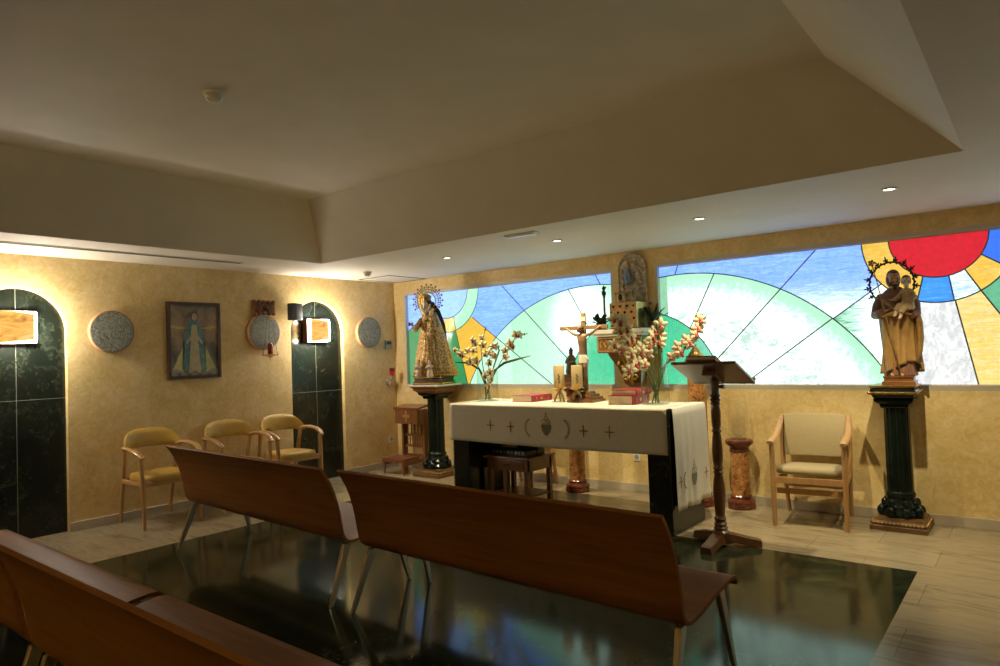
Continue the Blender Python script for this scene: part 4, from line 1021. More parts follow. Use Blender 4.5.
    # halo: leafy ring standing behind the head
    hc = Vector((-.035, .075, .872)); R0 = .185
    b = MB(); b.tube([hc+Vector((R0*cos(a), 0, R0*sin(a))) for a in [2*pi*i/48 for i in range(49)]], .008, 8)
    for i in range(44):
        a = 2*pi*i/44; b.ball(hc+Vector(((R0+.008*(-1)**i)*cos(a), -.006, (R0+.008*(-1)**i)*sin(a))), (.010, .008, .010), 6)
    hl = b.build('halo', 'dark_bronze', t, True)
    for i in range(12):
        a = -.55+(pi+1.1)*i/11; b = MB(); dirv = Vector((cos(a), 0, sin(a))); tn = Vector((-sin(a), 0, cos(a))); o = hc+dirv*(R0+.008)
        for da, L in ((0, .050), (.75, .030), (-.75, .030)):
            dd = dirv*cos(da)+tn*sin(da); tt = tn*cos(da)-dirv*sin(da)
            b.tube([o, o+dd*L*.45, o+dd*L*.8, o+dd*L], [.003, .008, .006, .001], 6, (1, .5) if False else None)
        b.build('halo_leaf', 'dark_bronze', hl, True)
    # flowering staff
    MB().tube([(-.172, -.10, 1.03), (-.13, -.13, .86), (-.085, -.16, .64), (-.02, -.165, .36), (.025, -.15, z0+.004)], .0048, 7).build('staff', 'old_gold', t, True)
    b = MB()
    for i in range(5):
        a = 2*pi*i/5; b.ball((-.175+.02*cos(a), -.10, 1.045+.02*sin(a)), (.012, .008, .012), 8)
    b.ball((-.176, -.104, 1.045), .010, 8); b.tube([(-.16, -.10, 1.0), (-.135, -.10, 1.015)], [.003, .007], 6); b.build('staff_flower', 'old_gold', t, True)
saint()

# ------------------------------------------------------------------ gold robed statue with radiant crown
def madonna():
    t = thing('madonna_statue', 'gold robed statue with starburst crown on black pedestal', 'statue', (1.01, -.29, 1.138), .30)
    b = MB(); b.square([(.20, 0), (.20, .03), (.185, .035), (.18, .07), (.19, .08), (.19, .10)]); b.build('base', 'dark_bronze', t)
    b = MB(); b.span((-.195, -.206, .008), (.195, -.2, .024)); b.span((-.19, -.196, .082), (.19, -.188, .096)); b.span((.2, -.195, .008), (.206, .195, .024)); b.build('base_gilding', 'gold', t)
    # bell-shaped mantle, falling back from the leaning head
    b = MB(); n = 64; rows = []
    for k in range(21):
        f = k/20; z = .10+.80*f; ring = []
        cy = .05-.10*f; rx = .285*(1-f)**.85+.075*f; ry = .245*(1-f)**.9+.06*f
        for i in range(n):
            a = 2*pi*i/n; kk = 1+(.035*sin(a*11)+.02*sin(a*19+2))*(1-f)
            ring.append((rx*kk*cos(a), cy+ry*kk*sin(a), z))
        rows.append(ring)
    b.rings(rows); b.build('mantle', 'gold_brocade', t, True, angle=180)
    b = MB()
    for z, f in ((.115, 0), (.15, .04)):
        for i in range(64):
            a = 2*pi*i/64; rx = .292*(1-f); ry = .252*(1-f); b.ball((rx*cos(a), .05+ry*sin(a), z), (.012, .012, .012), 6)
    b.build('hem_fringe', 'gold', t, True)
    b = MB(); b.rings(robe([(.10, 0, -.10, .15, .13, .06, 9, 0), (.3, 0, -.12, .125, .10, .05, 9, .4), (.5, 0, -.13, .10, .08, .03, 7, .8), (.62, 0, -.12, .085, .065, .03, 6, 1), (.75, 0, -.11, .105, .07, .02, 5, 1), (.85, 0, -.11, .09, .06, .01, 4, 1), (.90, 0, -.12, .04, .04, 0, 4, 1)]))
    b.build('gown', 'gold_brocade', t, True, angle=180)
    b = MB()
    for z, r, ry in ((.60, .098, .078),): 
        for i in range(32):
            a = 2*pi*i/32; b.ball((r*cos(a), -.122+ry*sin(a), z), .012, 6)
    b.build('bead_belt', 'gold', t, True)
    # child figure in gold carried on the left arm
    b = MB(); b.rings(robe([(.56, .10, -.20, .085, .07, .06, 8, 0), (.66, .10, -.20, .075, .062, .05, 8, .3), (.76, .095, -.20, .055, .048, .03, 6, .5), (.82, .09, -.20, .045, .04, .02, 5, .7), (.845, .09, -.20, .02, .02, 0, 4, 1)], 48)); b.tube([(.055, -.21, .80), (.03, -.26, .77), (.02, -.29, .79)], [.018, .016, .012], 8)
    b.build('child_gown', 'gold_brocade', t, True, angle=180)
    b = MB(); T2 = head_mb(b, (.09, -.205, .88), .075, -.2, .1, 0); cb = b.build('child_head', 'pale_skin', t, True, mods=REMESH(.004, 1)); eyes(T2, .075, cb)
    MB().lathe([(.026, 0), (.03, .012), (.036, .028), (.022, .04), (.001, .05)], (.09, -.20, .905), 16).build('child_crown', 'gold', t, True)
    # arms
    b = MB(); b.tube([(-.085, -.12, .81), (-.112, -.19, .73), (-.10, -.27, .675)], [.036, .036, .028], 12); b.build('sleeve', 'gold_brocade', t, True, angle=180); b = MB(); b.tube([(.09, -.12, .82), (.15, -.16, .70), (.13, -.24, .62)], [.045, .05, .04], 12); b.build('sleeve', 'gold_brocade', t, True, angle=180)
    b = MB(); T = head_mb(b, (0, -.16, .99), .125, -.1, .28, 0); b.tube([(0, -.11, .88), (0, -.13, .95)], [.035, .033], 12)
    hand_mb(b, (-.098, -.275, .668), (.05, -1, .25), (0, .2, 1), .085, .6, 1); hand_mb(b, (.128, -.245, .618), (-.5, -.8, .1), (0, .3, 1), .085, .6, -1)
    hd = b.build('body', 'pale_skin', t, True, mods=REMESH(.0045, 1)); eyes(T, .125, hd)
    b = MB(); b.ball((0, -.135, 1.012), (.062, .066, .066), 16, (.28, 0, 0)); b.tube([(0, -.10, 1.02), (0, .0, .92), (0, .10, .74), (0, .17, .5)], [.06, .085, .10, .09], 14, (1.3, .35)); b.build('veil', 'veil_black', t, True)
    b = MB(); b.tube([(-.055, -.165, .99), (-.05, -.185, .93), (0, -.20, .90), (.05, -.185, .93), (.055, -.165, .99)], [.012, .02, .024, .02, .012], 8); b.build('lace_collar', 'white_stone', t, True)
    # crown and starburst halo
    MB().lathe([(.056, 0), (.058, .015), (.05, .022), (.066, .05), (.06, .06), (.03, .08), (.001, .09)], (0, -.145, 1.04), 24, flute=lambda a, z: 1+.06*cos(a*8)).build('crown', 'old_gold', t, True)
    hc = Vector((0, -.11, 1.04)); hb = MB(); hb.tube([hc+Vector((.105*cos(a), 0, .105*sin(a))) for a in [2*pi*i/40 for i in range(41)]], .006, 6)
    hb.tube([hc+Vector((.15*cos(a), 0, .15*sin(a))) for a in [2*pi*i/40 for i in range(41)]], .004, 6)
    hl = hb.build('halo', 'old_gold', t, True)
    for i in range(26):
        a = -.5+(pi+1.0)*i/25; L = .205 if i % 2 else .175; b = MB(); d = Vector((cos(a), 0, sin(a))); b.tube([hc+d*.10, hc+d*L], .0028, 5)
        b.ball(hc+d*L, .012, 8); b.ball(hc+d*(L-.03), .009, 6); b.ball(hc+d*(L-.055), .007, 6)
        for q in range(5):
            e = 2*pi*q/5; b.ball(hc+d*L+Vector((.011*cos(e), 0, .011*sin(e))), .005, 5)
        b.build('halo_ray', 'old_gold', hl, True)
    # red flower held in the right hand
    b = MB(); b.tube([(-.095, -.34, .69), (-.10, -.37, .72)], .004, 6)
    for i in range(9):
        a = 2.4*i; b.ball((-.10+.022*cos(a), -.385+.018*sin(a), .735+.008*(i % 4)), (.014, .014, .012), 8)
    b.build('red_flower', 'lip_red', t, True)
    # two kneeling pale child figures at the feet
    for (x, y) in ((-.09, -.245), (.075, -.255)):
        b = MB(); b.rings(robe([(.10, 0, 0, .04, .05, .02, 5, 0), (.15, 0, -.005, .034, .04, .02, 5, 0), (.19, 0, 0, .026, .024, 0, 4, 0), (.235, 0, 0, .036, .024, 0, 4, 0), (.252, 0, 0, .014, .014, 0, 4, 0)], 24))
        b.tube([(-.034, 0, .235), (-.036, -.025, .205), (-.006, -.045, .225)], [.012, .011, .008], 7); b.tube([(.034, 0, .235), (.036, -.025, .205), (.006, -.045, .225)], [.012, .011, .008], 7)
        b.ball((0, -.002, .28), (.022, .024, .028)); b.tube([(0, 0, .24), (0, 0, .265)], .012, 8)
        k = b.build('kneeling_child', 'pale_skin', t, True, mods=REMESH(.005, 1)); k.location = (x, y, 0)
        hh = MB().ball((0, .006, .288), (.023, .024, .024)).build('hair', 'light_hair', k, True)
madonna()

# ------------------------------------------------------------------ prie-dieu in the corner
def kneeler():
    t = thing('prayer_kneeler', 'red brown wooden prayer kneeler in the left corner', 'kneeler', (.475, -.13, 0), .04)
    t.scale = (.86, .95, 1)
    for s in (-1, 1):
        MB().span((s*.215-.022, -.05, 0), (s*.215+.022, .03, .80), .004).build('post', 'red_wood', t)
        MB().prism([(-.16, .62), (-.05, .60), (-.05, .80), (-.16, .80)], lambda u, v, q: (s*.215+q, u, v), -.02, .02).build('side_cheek', 'red_wood', t)
        MB().span((s*.20-.016, -.42, .115), (s*.20+.016, -.05, .16), .003).build('side_rail', 'red_wood', t)
    MB().box((0, -.075, .832), (.52, .23, .026), (.16, 0, 0), .006).build('arm_shelf', 'red_wood', t)
    p = MB().span((-.232, -.175, .615), (.232, -.155, .81), .003).build('front_panel', 'red_wood', t)
    b = MB(); b.span((-.07, -.1785, .705), (.07, -.1745, .73)); b.span((-.013, -.1785, .64), (.013, -.1745, .79)); b.span((-.045, -.1785, .698), (-.025, -.1745, .737)); b.span((.025, -.1785, .698), (.045, -.1745, .737)); b.build('inlaid_cross', 'chair_wood', p)
    for z in (.18, .30, .44, .60): MB().span((-.2, -.028, z), (.2, .008, z+.03), .003).build('cross_rail', 'red_wood', t)
    for i in range(5):
        x = -.14+i*.07
        MB().lathe([(.007, .46), (.011, .49), (.006, .505), (.012, .53), (.007, .555), (.011, .58), (.007, .605)], (x, -.01, 0), 10).build('spindle', 'red_wood', t, True)
    for i in range(7): 
        MB().lathe([(.006, .33), (.009, .35), (.005, .365), (.009, .40), (.005, .44)], (-.15+i*.05, -.01, 0), 8).build('spindle', 'red_wood', t, True)
    MB().span((-.225, -.46, .155), (.225, -.14, .175), .004).build('kneeling_board', 'red_wood', t)
    MB().box((0, -.30, .19), (.44, .31, .035), None, .012).build('cushion', 'cushion', t, True)
    for s in (-1, 1): MB().lathe([(.012, 0), (.018, .03), (.013, .06), (.022, .10), (.02, .155)], (s*.195, -.43, 0), 12).build('front_leg', 'red_wood', t, True)
kneeler()

# ------------------------------------------------------------------ lectern
def lectern():
    t = thing('lectern', 'dark turned wood lectern with tripod foot beside altar', 'lectern', (5.06, -1.43, 0))
    prof = [(.06, .07), (.062, .10), (.045, .115), (.052, .13), (.04, .145), (.05, .16), (.038, .175), (.046, .20), (.034, .215), (.036, .24), (.042, .32), (.046, .40), (.04, .47), (.03, .53), (.04, .545), (.03, .56), (.04, .575), (.032, .59), (.038, .64), (.040, .72), (.034, .80), (.028, .84), (.04, .855), (.028, .87), (.034, .90), (.036, 1.0), (.03, 1.05), (.042, 1.06), (.03, 1.075), (.042, 1.09), (.03, 1.105), (.042, 1.12), (.034, 1.14), (.034, 1.25)]
    MB().lathe(prof, n=28).build('turned_post', 'dark_wood', t, True, angle=50)
    for a in (-pi/2-.03, .40, 2.60):
        b = MB(); d = Vector((cos(a), sin(a), 0)); s = Vector((-sin(a), cos(a), 0)); rs = []
        for u, hw, zt, zb in ((.0, .05, .10, .01), (.10, .052, .085, .03), (.20, .05, .062, .014), (.25, .048, .055, .0), (.285, .045, .045, .0)):
            rs.append([d*u-s*hw+Vector((0, 0, zb)), d*u+s*hw+Vector((0, 0, zb)), d*u+s*hw*.8+Vector((0, 0, zt)), d*u-s*hw*.8+Vector((0, 0, zt))])
        b.rings(rs).build('foot', 'dark_wood', t)
    tl = atan2(.160, .40)                                          # board rises towards the benches
    MB().box((0, -.02, 1.295), (.49, .44, .022), (-tl, 0, 0), .005).build('book_board', 'dark_wood', t)
    MB().box((0, .185, 1.225), (.49, .02, .05), (-tl, 0, 0), .004).build('book_ledge', 'dark_wood', t)
    b = MB(); b.box((0, -.02, 1.262), (.10, .20, .045), (-tl, 0, 0), .005); b.tube([(.03, 0, 1.19), (.075, 0, 1.19)], [.012, .018], 10); b.build('tilt_bracket', 'dark_wood', t)
    t2 = thing('missal_book', 'thick pale book lying on top of the lectern', 'book', (5.05, -1.57, 1.3535))
    rot = (-tl, 0, .03)
    MB().box((0, .0, .020), (.215, .20, .022), rot, .002).build('pages', 'page_paper', t2)
    b = MB(); b.box((0, -.002, .0065), (.225, .21, .004), rot); b.box((0, .002, .0335), (.225, .21, .004), rot); b.build('cover', 'cross_wood', t2)
lectern()

# ------------------------------------------------------------------ altar-top things
TOP = AZ+.0105
def book(loc, rz, d, lab, grp=None):
    t = thing('book', lab, 'book', loc, rz, grp); hx, hy, hz = d[0]/2, d[1]/2, d[2]
    MB().span((-hx, -hy, .004), (hx-.006, hy, hz-.004)).build('pages', 'page_paper', t)
    b = MB(); b.span((-hx-.004, -hy-.005, 0), (hx, hy+.005, .005)); b.span((-hx-.004, -hy-.005, hz-.005), (hx, hy+.005, hz)); b.build('cover', 'book_red', t)
    b = MB(); rs = []
    for y in (-hy-.005, hy+.005): rs.append([(hx-.006, y, 0), (hx+.004, y, 0), (hx+.010, y, hz*.3), (hx+.010, y, hz*.7), (hx+.004, y, hz), (hx-.006, y, hz)])
    sp = b.rings(rs).build('spine', 'book_red', t, True, angle=30)
    b = MB()
    for y in (-hy*.6, hy*.6): b.span((hx+.009, y-.004, hz*.2), (hx+.0112, y+.004, hz*.8))
    b.span((hx+.009, -hy*.25, hz*.35), (hx+.0112, hy*.05, hz*.42)); b.span((hx+.009, -hy*.25, hz*.55), (hx+.0112, hy*.05, hz*.62)); b.ball((hx+.0095, -hy*.1, hz*.5), (.002, .02, hz*.22), 8)
    b.build('gilt_tooling', 'gold', sp)
book((2.985, -.93, TOP), .0, (.24, .33, .062), 'red book lying alone on the altar left of candles')
book((4.10, -1.0, TOP), .0, (.24, .30, .078), 'thick red book at bottom of the altar pile')
book((4.12, -.985, TOP+.0785), .03, (.24, .28, .05), 'slimmer red book on top of the altar pile', None)

def candle(x, y, lab):
    t = thing('candle', lab, 'candle', (x, y, TOP+.135), 0, 'pillar candles on the altar')
    MB().lathe([(.001, 0), (.050, 0), (.052, .004), (.052, .208), (.048, .214), (.02, .212), (.001, .208)], n=32).build('wax_body', 'wax', t, True)
    MB().tube([(0, 0, .208), (.002, 0, .222), (.006, 0, .23)], .002, 6).build('wick', 'eye_dark', t)
    b = MB()                                     # vertical ornament on the wax
    a0 = -1.0
    for i, z in enumerate((.05, .065, .08, .095, .11, .125)):
        for k in (-1, 0, 1):
            if (i+k) % 3 == 0: continue
            a = a0+k*.11; b.box((.0522*cos(a), .0522*sin(a), z), (.0014, .0075, .010), (0, 0, a))
    b.build('wax_ornament', 'dark_bronze', t)
    s = thing('candle_stand', lab.replace('cream pillar candle', 'gilt tripod stand under pillar candle'), 'candle stand', (x, y, TOP), 0, 'gilt candle stands on the altar')
    b = MB(); b.lathe([(.001, .10), (.02, .102), (.05, .118), (.078, .134), (.080, .137), (.05, .1345), (.001, .1345)], n=6); b.build('drip_pan', 'gold', s)
    b = MB(); b.lathe([(.016, .075), (.024, .085), (.02, .10), (.001, .104)], n=16); b.build('stem_knob', 'brass', s, True)
    for a in (-2.2, -.1, 2.0):
        d = Vector((cos(a), sin(a), 0)); MB().tube([d*.012+Vector((0, 0, .085)), d*.03+Vector((0, 0, .07)), d*.045+Vector((0, 0, .03)), d*.055+Vector((0, 0, .006))], [.014, .014, .013, .012], 8, (1, .7)).build('leg', 'brass', s, True)
candle(3.364, -1.00, 'cream pillar candle farther from the crucifix, on the left'); candle(3.577, -1.015, 'cream pillar candle directly in front of the crucifix')

def crucifix():
    t = thing('crucifix', 'wooden crucifix with carved corpus standing on altar', 'crucifix', (3.60, -.90, TOP), .06)
    b = MB()
    b.square([(.135, 0), (.135, .022), (.118, .024), (.118, .045), (.095, .048), (.095, .070), (.07, .074), (.06, .098)], (0, 0, 0)); b.build('stepped_base', 'red_wood', t)
    for s in (-1, 1): MB().prism([(s*.05, .05), (s*.10, .052), (s*.072, .115), (s*.055, .09)], lambda u, v, q: (u, q, v), -.11, -.098).build('base_ornament', 'orange_marble', t)
    MB().span((-.022, -.014, .09), (.022, .014, .845), .004).build('upright_beam', 'cross_wood', t)
    MB().span((-.255, -.014, .685), (.255, .014, .722), .004).build('cross_beam', 'cross_wood', t)
    MB().span((-.022, -.019, .765), (.028, -.014, .805)).build('title_plate', 'page_paper', t)
    b = MB(); y = -.034
    b.rings(robe([(.40, 0, y-.004, .036, .024, 0, 3, 0), (.46, 0, y-.004, .034, .022, 0, 3, 0), (.52, .0, y-.006, .036, .024, 0, 3, 0), (.58, .0, y-.008, .046, .028, 0, 3, 0), (.625, 0, y-.006, .052, .026, 0, 3, 0), (.645, 0, y-.004, .028, .02, 0, 3, 0)], 24))
    for s in (-1, 1):
        b.tube([(s*.04, y, .628), (s*.10, y+.004, .648), (s*.165, y+.01, .695)], [.016, .014, .011], 9); hand_mb(b, (s*.165, y+.01, .695), (s*.8, 0, .45), (0, -1, 0), .045, .4, s)
        b.tube([(s*.02, y-.002, .42), (s*.026, y-.024, .33), (s*.016, y-.006, .245), (s*.006, y-.004, .185)], [.026, .023, .017, .011], 10); b.tube([(s*.007, y-.004, .19), (s*.008, y-.018, .155)], [.012, .009], 8)
    b.tube([(0, y-.006, .64), (-.008, y-.016, .672)], [.015, .014], 8); T = head_mb(b, (-.014, y-.022, .692), .072, .3, .35, .25)
    simple('aged_skin', (.24, .13, .065), (.30, .17, .09), 20, .45)
    bd = b.build('corpus', 'aged_skin', t, True, mods=REMESH(.0042, 1)); eyes(T, .072, bd)
    b = MB(); b.ball((-.012, y-.012, .702), (.030, .032, .030), 12); b.tube([(-.035, y-.01, .70), (-.042, y-.018, .665)], [.012, .009], 8); b.build('hair', 'brown_hair', bd, True, mods=REMESH(.004, 1))
    b = MB(); b.rings(robe([(.365, .004, y-.012, .046, .036, .06, 8, 0), (.41, 0, y-.008, .043, .032, .05, 8, .4), (.445, 0, y-.005, .039, .027, .03, 8, .8)], 40)); b.tube([(.036, y-.01, .43), (.055, y-.012, .40), (.05, y-.01, .345)], [.012, .014, .008], 8); b.build('loincloth', 'white_stone', bd, True, mods=REMESH(.004, 1))
crucifix()

# ------------------------------------------------------------------ orchids in glass vases
VR, VD = Vector((.79, .61, 0)), Vector((-.61, .79, 0))        # across and along the altar diagonal
def flower_mesh(mat):
    b = MB()
    for a, L, w_ in ((90, .052, .018), (162, .050, .019), (18, .050, .019), (234, .048, .016), (306, .048, .016)):
        a = R_(a); d = Vector((cos(a), 0, sin(a))); s = Vector((-sin(a), 0, cos(a))); rs = []
        for f, ww, dy in ((0, .25, 0), (.25, .8, -.004), (.5, 1.0, -.002), (.78, .75, .006), (1, .08, .014)):
            o = d*L*f+Vector((0, dy, 0)); rs.append([o-s*w_*ww, o+Vector((0, -.003, 0)), o+s*w_*ww, o+Vector((0, .002, 0))])
        b.rings(rs)
    return b
def lip_mesh():
    b = MB(); b.ball((0, -.012, -.006), (.010, .012, .009), 8); b.tube([(0, -.012, -.008), (0, -.022, -.018), (0, -.020, -.028)], [.006, .010, .004], 7, (1.4, .6)); b.ball((0, -.014, .006), (.004, .008, .005), 6); return b
FL = {}
for nm in ('petal', 'petal_pink'):
    o = flower_mesh(nm); bmesh.ops.recalc_face_normals(o.bm, faces=o.bm.faces); me = bpy.data.meshes.new('flower'); o.bm.to_mesh(me); o.bm.free(); me.materials.append(M[nm]); me.polygons.foreach_set('use_smooth', [True]*len(me.polygons)); FL[nm] = me
o = lip_mesh(); me = bpy.data.meshes.new('lip'); o.bm.to_mesh(me); o.bm.free(); me.materials.append(M['lip_red']); me.polygons.foreach_set('use_smooth', [True]*len(me.polygons)); FL['lip'] = me
def spray(base, pts, fl, lab, grp, mat='petal', bud=True, rnd=None):
    """pts: stem knots (across, height, along); fl: (position along stem 0..1, side offset, size)"""
    t = thing('orchid_spray', lab, 'flowers', base, 0, grp)
    P = [VR*a+VD*d+Vector((0, 0, h)) for a, h, d in pts]
    def at(f):
        k = f*(len(P)-1); i = min(int(k), len(P)-2); return P[i].lerp(P[i+1], k-i)
    Q = [at(i/14) for i in range(15)]
    MB().tube(Q, [.0062-.0036*i/14 for i in range(15)], 7).build('stem', 'stem_green', t, True)
    if bud:
        b = MB(); e = Q[-1]; d = (Q[-1]-Q[-2]).normalized(); b.ball(e, (.009, .009, .013), 8); b.ball(e+d*.025, (.006, .006, .010), 8); b.build('bud', 'bud_brown', t, True)
    for f, off, sz in fl:
        p = at(f)+VR*off+Vector((0, 0, rnd.uniform(-.015, .015)))+VD*rnd.uniform(-.05, .02)
        fo = bpy.data.objects.new('flower', FL[mat]); C.objects.link(fo); fo.parent = t; fo.location = p; sz *= (1.02 if 'right' in grp else .86); fo.scale = (sz, sz, sz)
        fo.rotation_euler = (rnd.uniform(-.25, .35), rnd.uniform(-.5, .5), .65+rnd.uniform(-.7, .7))
        lo = bpy.data.objects.new('lip', FL['lip']); C.objects.link(lo); lo.parent = fo; lo.scale = (1.05, 1.05, 1.05)
    return t
def leaf(base, pts, rad, lab, grp):
    P = [VR*a+VD*d+Vector((0, 0, h)) for a, h, d in pts]; t = thing('orchid_leaf', lab, 'leaf', base, 0, grp)
    MB().tube(P, rad, 8, (1, .3)).build('blade', 'stem_green', t, True)
def vase(loc, prof, lab):
    t = thing('glass_vase', lab, 'vase', loc)
    inn = [(r-.003, z+(.008 if i == 0 else 0)) for i, (r, z) in enumerate(prof)][::-1]
    MB().lathe([(.001, 0)]+prof+inn+[(.001, .008)], n=40).build('glass_wall', 'vase_glass', t, True, angle=50)
    MB().lathe([(.001, .0085), (prof[0][0]-.006, .0085), (prof[0][0]-.005, .014), (.001, .014)], n=32).build('glass_base', 'vase_glass', t)
VL = (2.52, -1.06, TOP); VRt = (4.395, -1.065, TOP)
vase(VL, [(.105, 0), (.108, .02), (.112, .30), (.113, .32)], 'clear glass vase of orchids at altar left end')
vase(VRt, [(.115, 0), (.122, .03), (.120, .15), (.108, .36), (.108, .38)], 'clear glass vase of orchids at altar right end')
rn = random.Random(3); G = 'orchid sprays in the left vase'; bl = (VL[0], VL[1], TOP+.015)
spray(bl, [(.03, 0, 0), (-.03, .22, .02), (-.10, .36, 0), (-.20, .43, -.02), (-.31, .52, -.03)], [(.62, -.03, 1.0), (.72, .02, 1.1), (.82, -.02, 1.1), (.92, .0, 1.0), (.98, -.02, .8)], 'orchid spray in left vase reaching far left over statue', G, rnd=rn, bud=False)
spray(bl, [(-.02, 0, 0), (-.03, .22, .03), (-.05, .38, .05), (-.06, .55, .06), (-.01, .72, .05)], [(.55, -.06, 1.1), (.62, .04, 1.1), (.68, -.08, 1.2), (.75, .02, 1.2), (.8, -.07, 1.1), (.87, -.01, 1.0), (.7, -.14, 1.0), (.84, -.1, 1.0)], 'tallest orchid spray in left vase with an upright brown bud', G, rnd=rn)
spray(bl, [(.02, 0, 0), (.0, .2, -.03), (.02, .36, -.04), (.05, .5, -.04), (.075, .58, -.04)], [(.55, .0, 1.1), (.66, .04, 1.1), (.75, -.02, 1.1), (.86, .03, 1.15), (.95, .0, 1.0)], 'short upright orchid spray in the middle of left vase', G, rnd=rn, bud=False)
spray(bl, [(-.03, 0, 0), (.04, .2, .0), (.13, .36, 0), (.22, .5, 0), (.31, .64, .01), (.40, .66, .01)], [(.5, .02, 1.1), (.58, -.02, 1.1), (.64, .03, 1.1), (.70, -.02, 1.25), (.82, -.01, 1.2), (.88, .0, 1.1)], 'orchid spray in left vase arching right with green bud tip', G, rnd=rn)
spray(bl, [(.0, 0, 0), (.01, .12, -.05), (.02, .22, -.06), (.0, .30, -.07)], [(.4, .0, 1.0), (.62, .02, 1.1), (.8, -.03, 1.1), (.97, .03, 1.1)], 'low orchid spray inside left vase behind its glass', G, rnd=rn, bud=False)
leaf(bl, [(.01, .1, 0), (.08, .30, 0), (.18, .37, 0), (.30, .40, 0), (.46, .435, .01)], [.006, .012, .016, .014, .003], 'long green orchid leaf pointing right from left vase', G)
leaf(bl, [(-.01, .1, 0), (-.08, .31, 0), (-.18, .38, 0), (-.33, .395, 0)], [.006, .012, .014, .003], 'green orchid leaf pointing left from left vase', G)
leaf(bl, [(.0, .1, 0), (.07, .34, .02), (.13, .50, .02), (.10, .59, .02), (.06, .55, .02)], [.006, .010, .011, .009, .003], 'curled green orchid leaf looping over left vase', G)
G = 'orchid sprays in the right vase'; br_ = (VRt[0], VRt[1], TOP+.015)
spray(br_, [(.03, 0, 0), (-.02, .25, .0), (-.10, .42, 0), (-.22, .58, 0), (-.32, .75, .0)], [(.52, .0, 1.2), (.6, .04, 1.3), (.66, -.06, 1.3), (.73, .02, 1.3), (.8, -.05, 1.3), (.86, .04, 1.3), (.93, .02, 1.4), (.98, -.02, 1.2)], 'big orchid spray in right vase rising left before the gilt casket', G, rnd=rn, bud=False)
spray(br_, [(.0, 0, 0), (.0, .25, .03), (.0, .42, .03), (.01, .56, .03), (.03, .68, .03)], [(.5, -.05, 1.2), (.56, .06, 1.2), (.62, -.04, 1.3), (.68, .05, 1.3), (.74, -.02, 1.3), (.8, .06, 1.3), (.88, .0, 1.3), (.98, .04, 1.3)], 'upright orchid spray in the middle of right vase', G, rnd=rn, bud=False)
spray(br_, [(-.03, 0, 0), (.04, .26, 0), (.16, .40, 0), (.28, .50, 0), (.37, .63, 0), (.42, .72, 0)], [(.40, .0, 1.1), (.46, .03, 1.2), (.52, -.02, 1.2), (.58, .03, 1.2), (.65, -.02, 1.2), (.72, .02, 1.2), (.82, .01, 1.25), (.95, .0, 1.25)], 'pinkish orchid spray in right vase reaching up to the right', G, 'petal_pink', rnd=rn)
spray(br_, [(.02, 0, 0), (-.06, .24, -.03), (-.16, .36, -.04), (-.26, .46, -.04), (-.36, .50, -.04)], [(.45, .0, 1.2), (.55, -.02, 1.2), (.65, .02, 1.2), (.75, -.02, 1.2), (.85, .03, 1.2), (.97, .0, 1.2)], 'orchid spray in right vase leaning left over the red books', G, rnd=rn, bud=False)
spray(br_, [(.0, 0, 0), (-.03, .24, -.05), (-.10, .34, -.07), (-.20, .34, -.08), (-.25, .28, -.08)], [(.5, .0, 1.2), (.62, .0, 1.2), (.75, .02, 1.2), (.88, .0, 1.2), (.97, .0, 1.1)], 'drooping orchid spray hanging over the right vase rim', G, rnd=rn, bud=False)
leaf(br_, [(.02, .05, 0), (.05, .35, 0), (.05, .55, 0), (.03, .68, .0)], [.006, .016, .016, .004], 'dark upright orchid leaf in the right vase', G)
leaf(br_, [(.0, .05, 0), (.10, .33, 0), (.24, .44, 0), (.38, .55, 0)], [.006, .012, .014, .004], 'slanting green orchid leaf under the pinkish spray', G)

# ------------------------------------------------------------------ shelf with gilt casket on the pier
SX = 3.68
t = thing('wall_shelf', 'marble topped wall shelf on carved gilt corbel between windows', 'shelf', (SX, 0, 0))
b = MB(); b.span((-.30, -.42, 1.655), (.30, 0, 1.70), .008); b.span((-.275, -.40, 1.63), (.275, 0, 1.655), .004); b.build('top_slab', 'white_stone', t)
MB().span((-.25, -.36, 1.46), (.25, 0, 1.63), .004).build('frieze', 'cab_wood', t)
b = MB()
for (x0, x1) in ((-.225, -.02), (.02, .225)):
    for i in range(4):
        cx = x0+(x1-x0)*(i+.5)/4; b.tube([(cx+.022*cos(a)*(1-a/9), -.365, 1.545+.05*sin(a)*(1-a/9)) for a in [k*.5 for k in range(13)]], .009, 6)
b.span((-.25, -.368, 1.475), (.25, -.358, 1.487)); b.span((-.25, -.368, 1.605), (.25, -.358, 1.617)); b.span((-.25, -.368, 1.48), (-.236, -.358, 1.61)); b.span((.236, -.368, 1.48), (.25, -.358, 1.61))
for i in range(3):
    for a in [0]: b.tube([(.252, -.30+i*.11+.03*cos(q), 1.545+.045*sin(q)) for q in [k*.6 for k in range(11)]], .006, 6)
b.build('gilt_scrollwork', 'gold', t, True)
b = MB()
rs = []
for z, hw, yf in ((1.46, .17, -.30), (1.42, .165, -.27), (1.36, .15, -.21), (1.30, .13, -.16), (1.22, .11, -.12), (1.14, .10, -.09), (1.10, .06, -.05)): rs.append([(-hw, 0, z), (-hw, yf, z), (hw, yf, z), (hw, 0, z)])
b.rings(rs).build('corbel', 'cab_wood', t)
b = MB()
for s in (-1, 1):
    b.tube([(s*(.03+.05*cos(a)*(1-a/10)), -.245+.02*a/6, 1.34+.06*sin(a)*(1-a/10)+.0) for a in [k*.5 for k in range(13)]], .014, 7); b.tube([(s*.02, -.29, 1.44), (s*.05, -.26, 1.40), (s*.09, -.22, 1.36), (s*.12, -.19, 1.33)], [.014, .018, .015, .007], 7)
    b.tube([(s*(.05+.035*cos(a)*(1-a/10)), -.155, 1.20+.035*sin(a)*(1-a/10)) for a in [k*.5 for k in range(13)]], .012, 7)
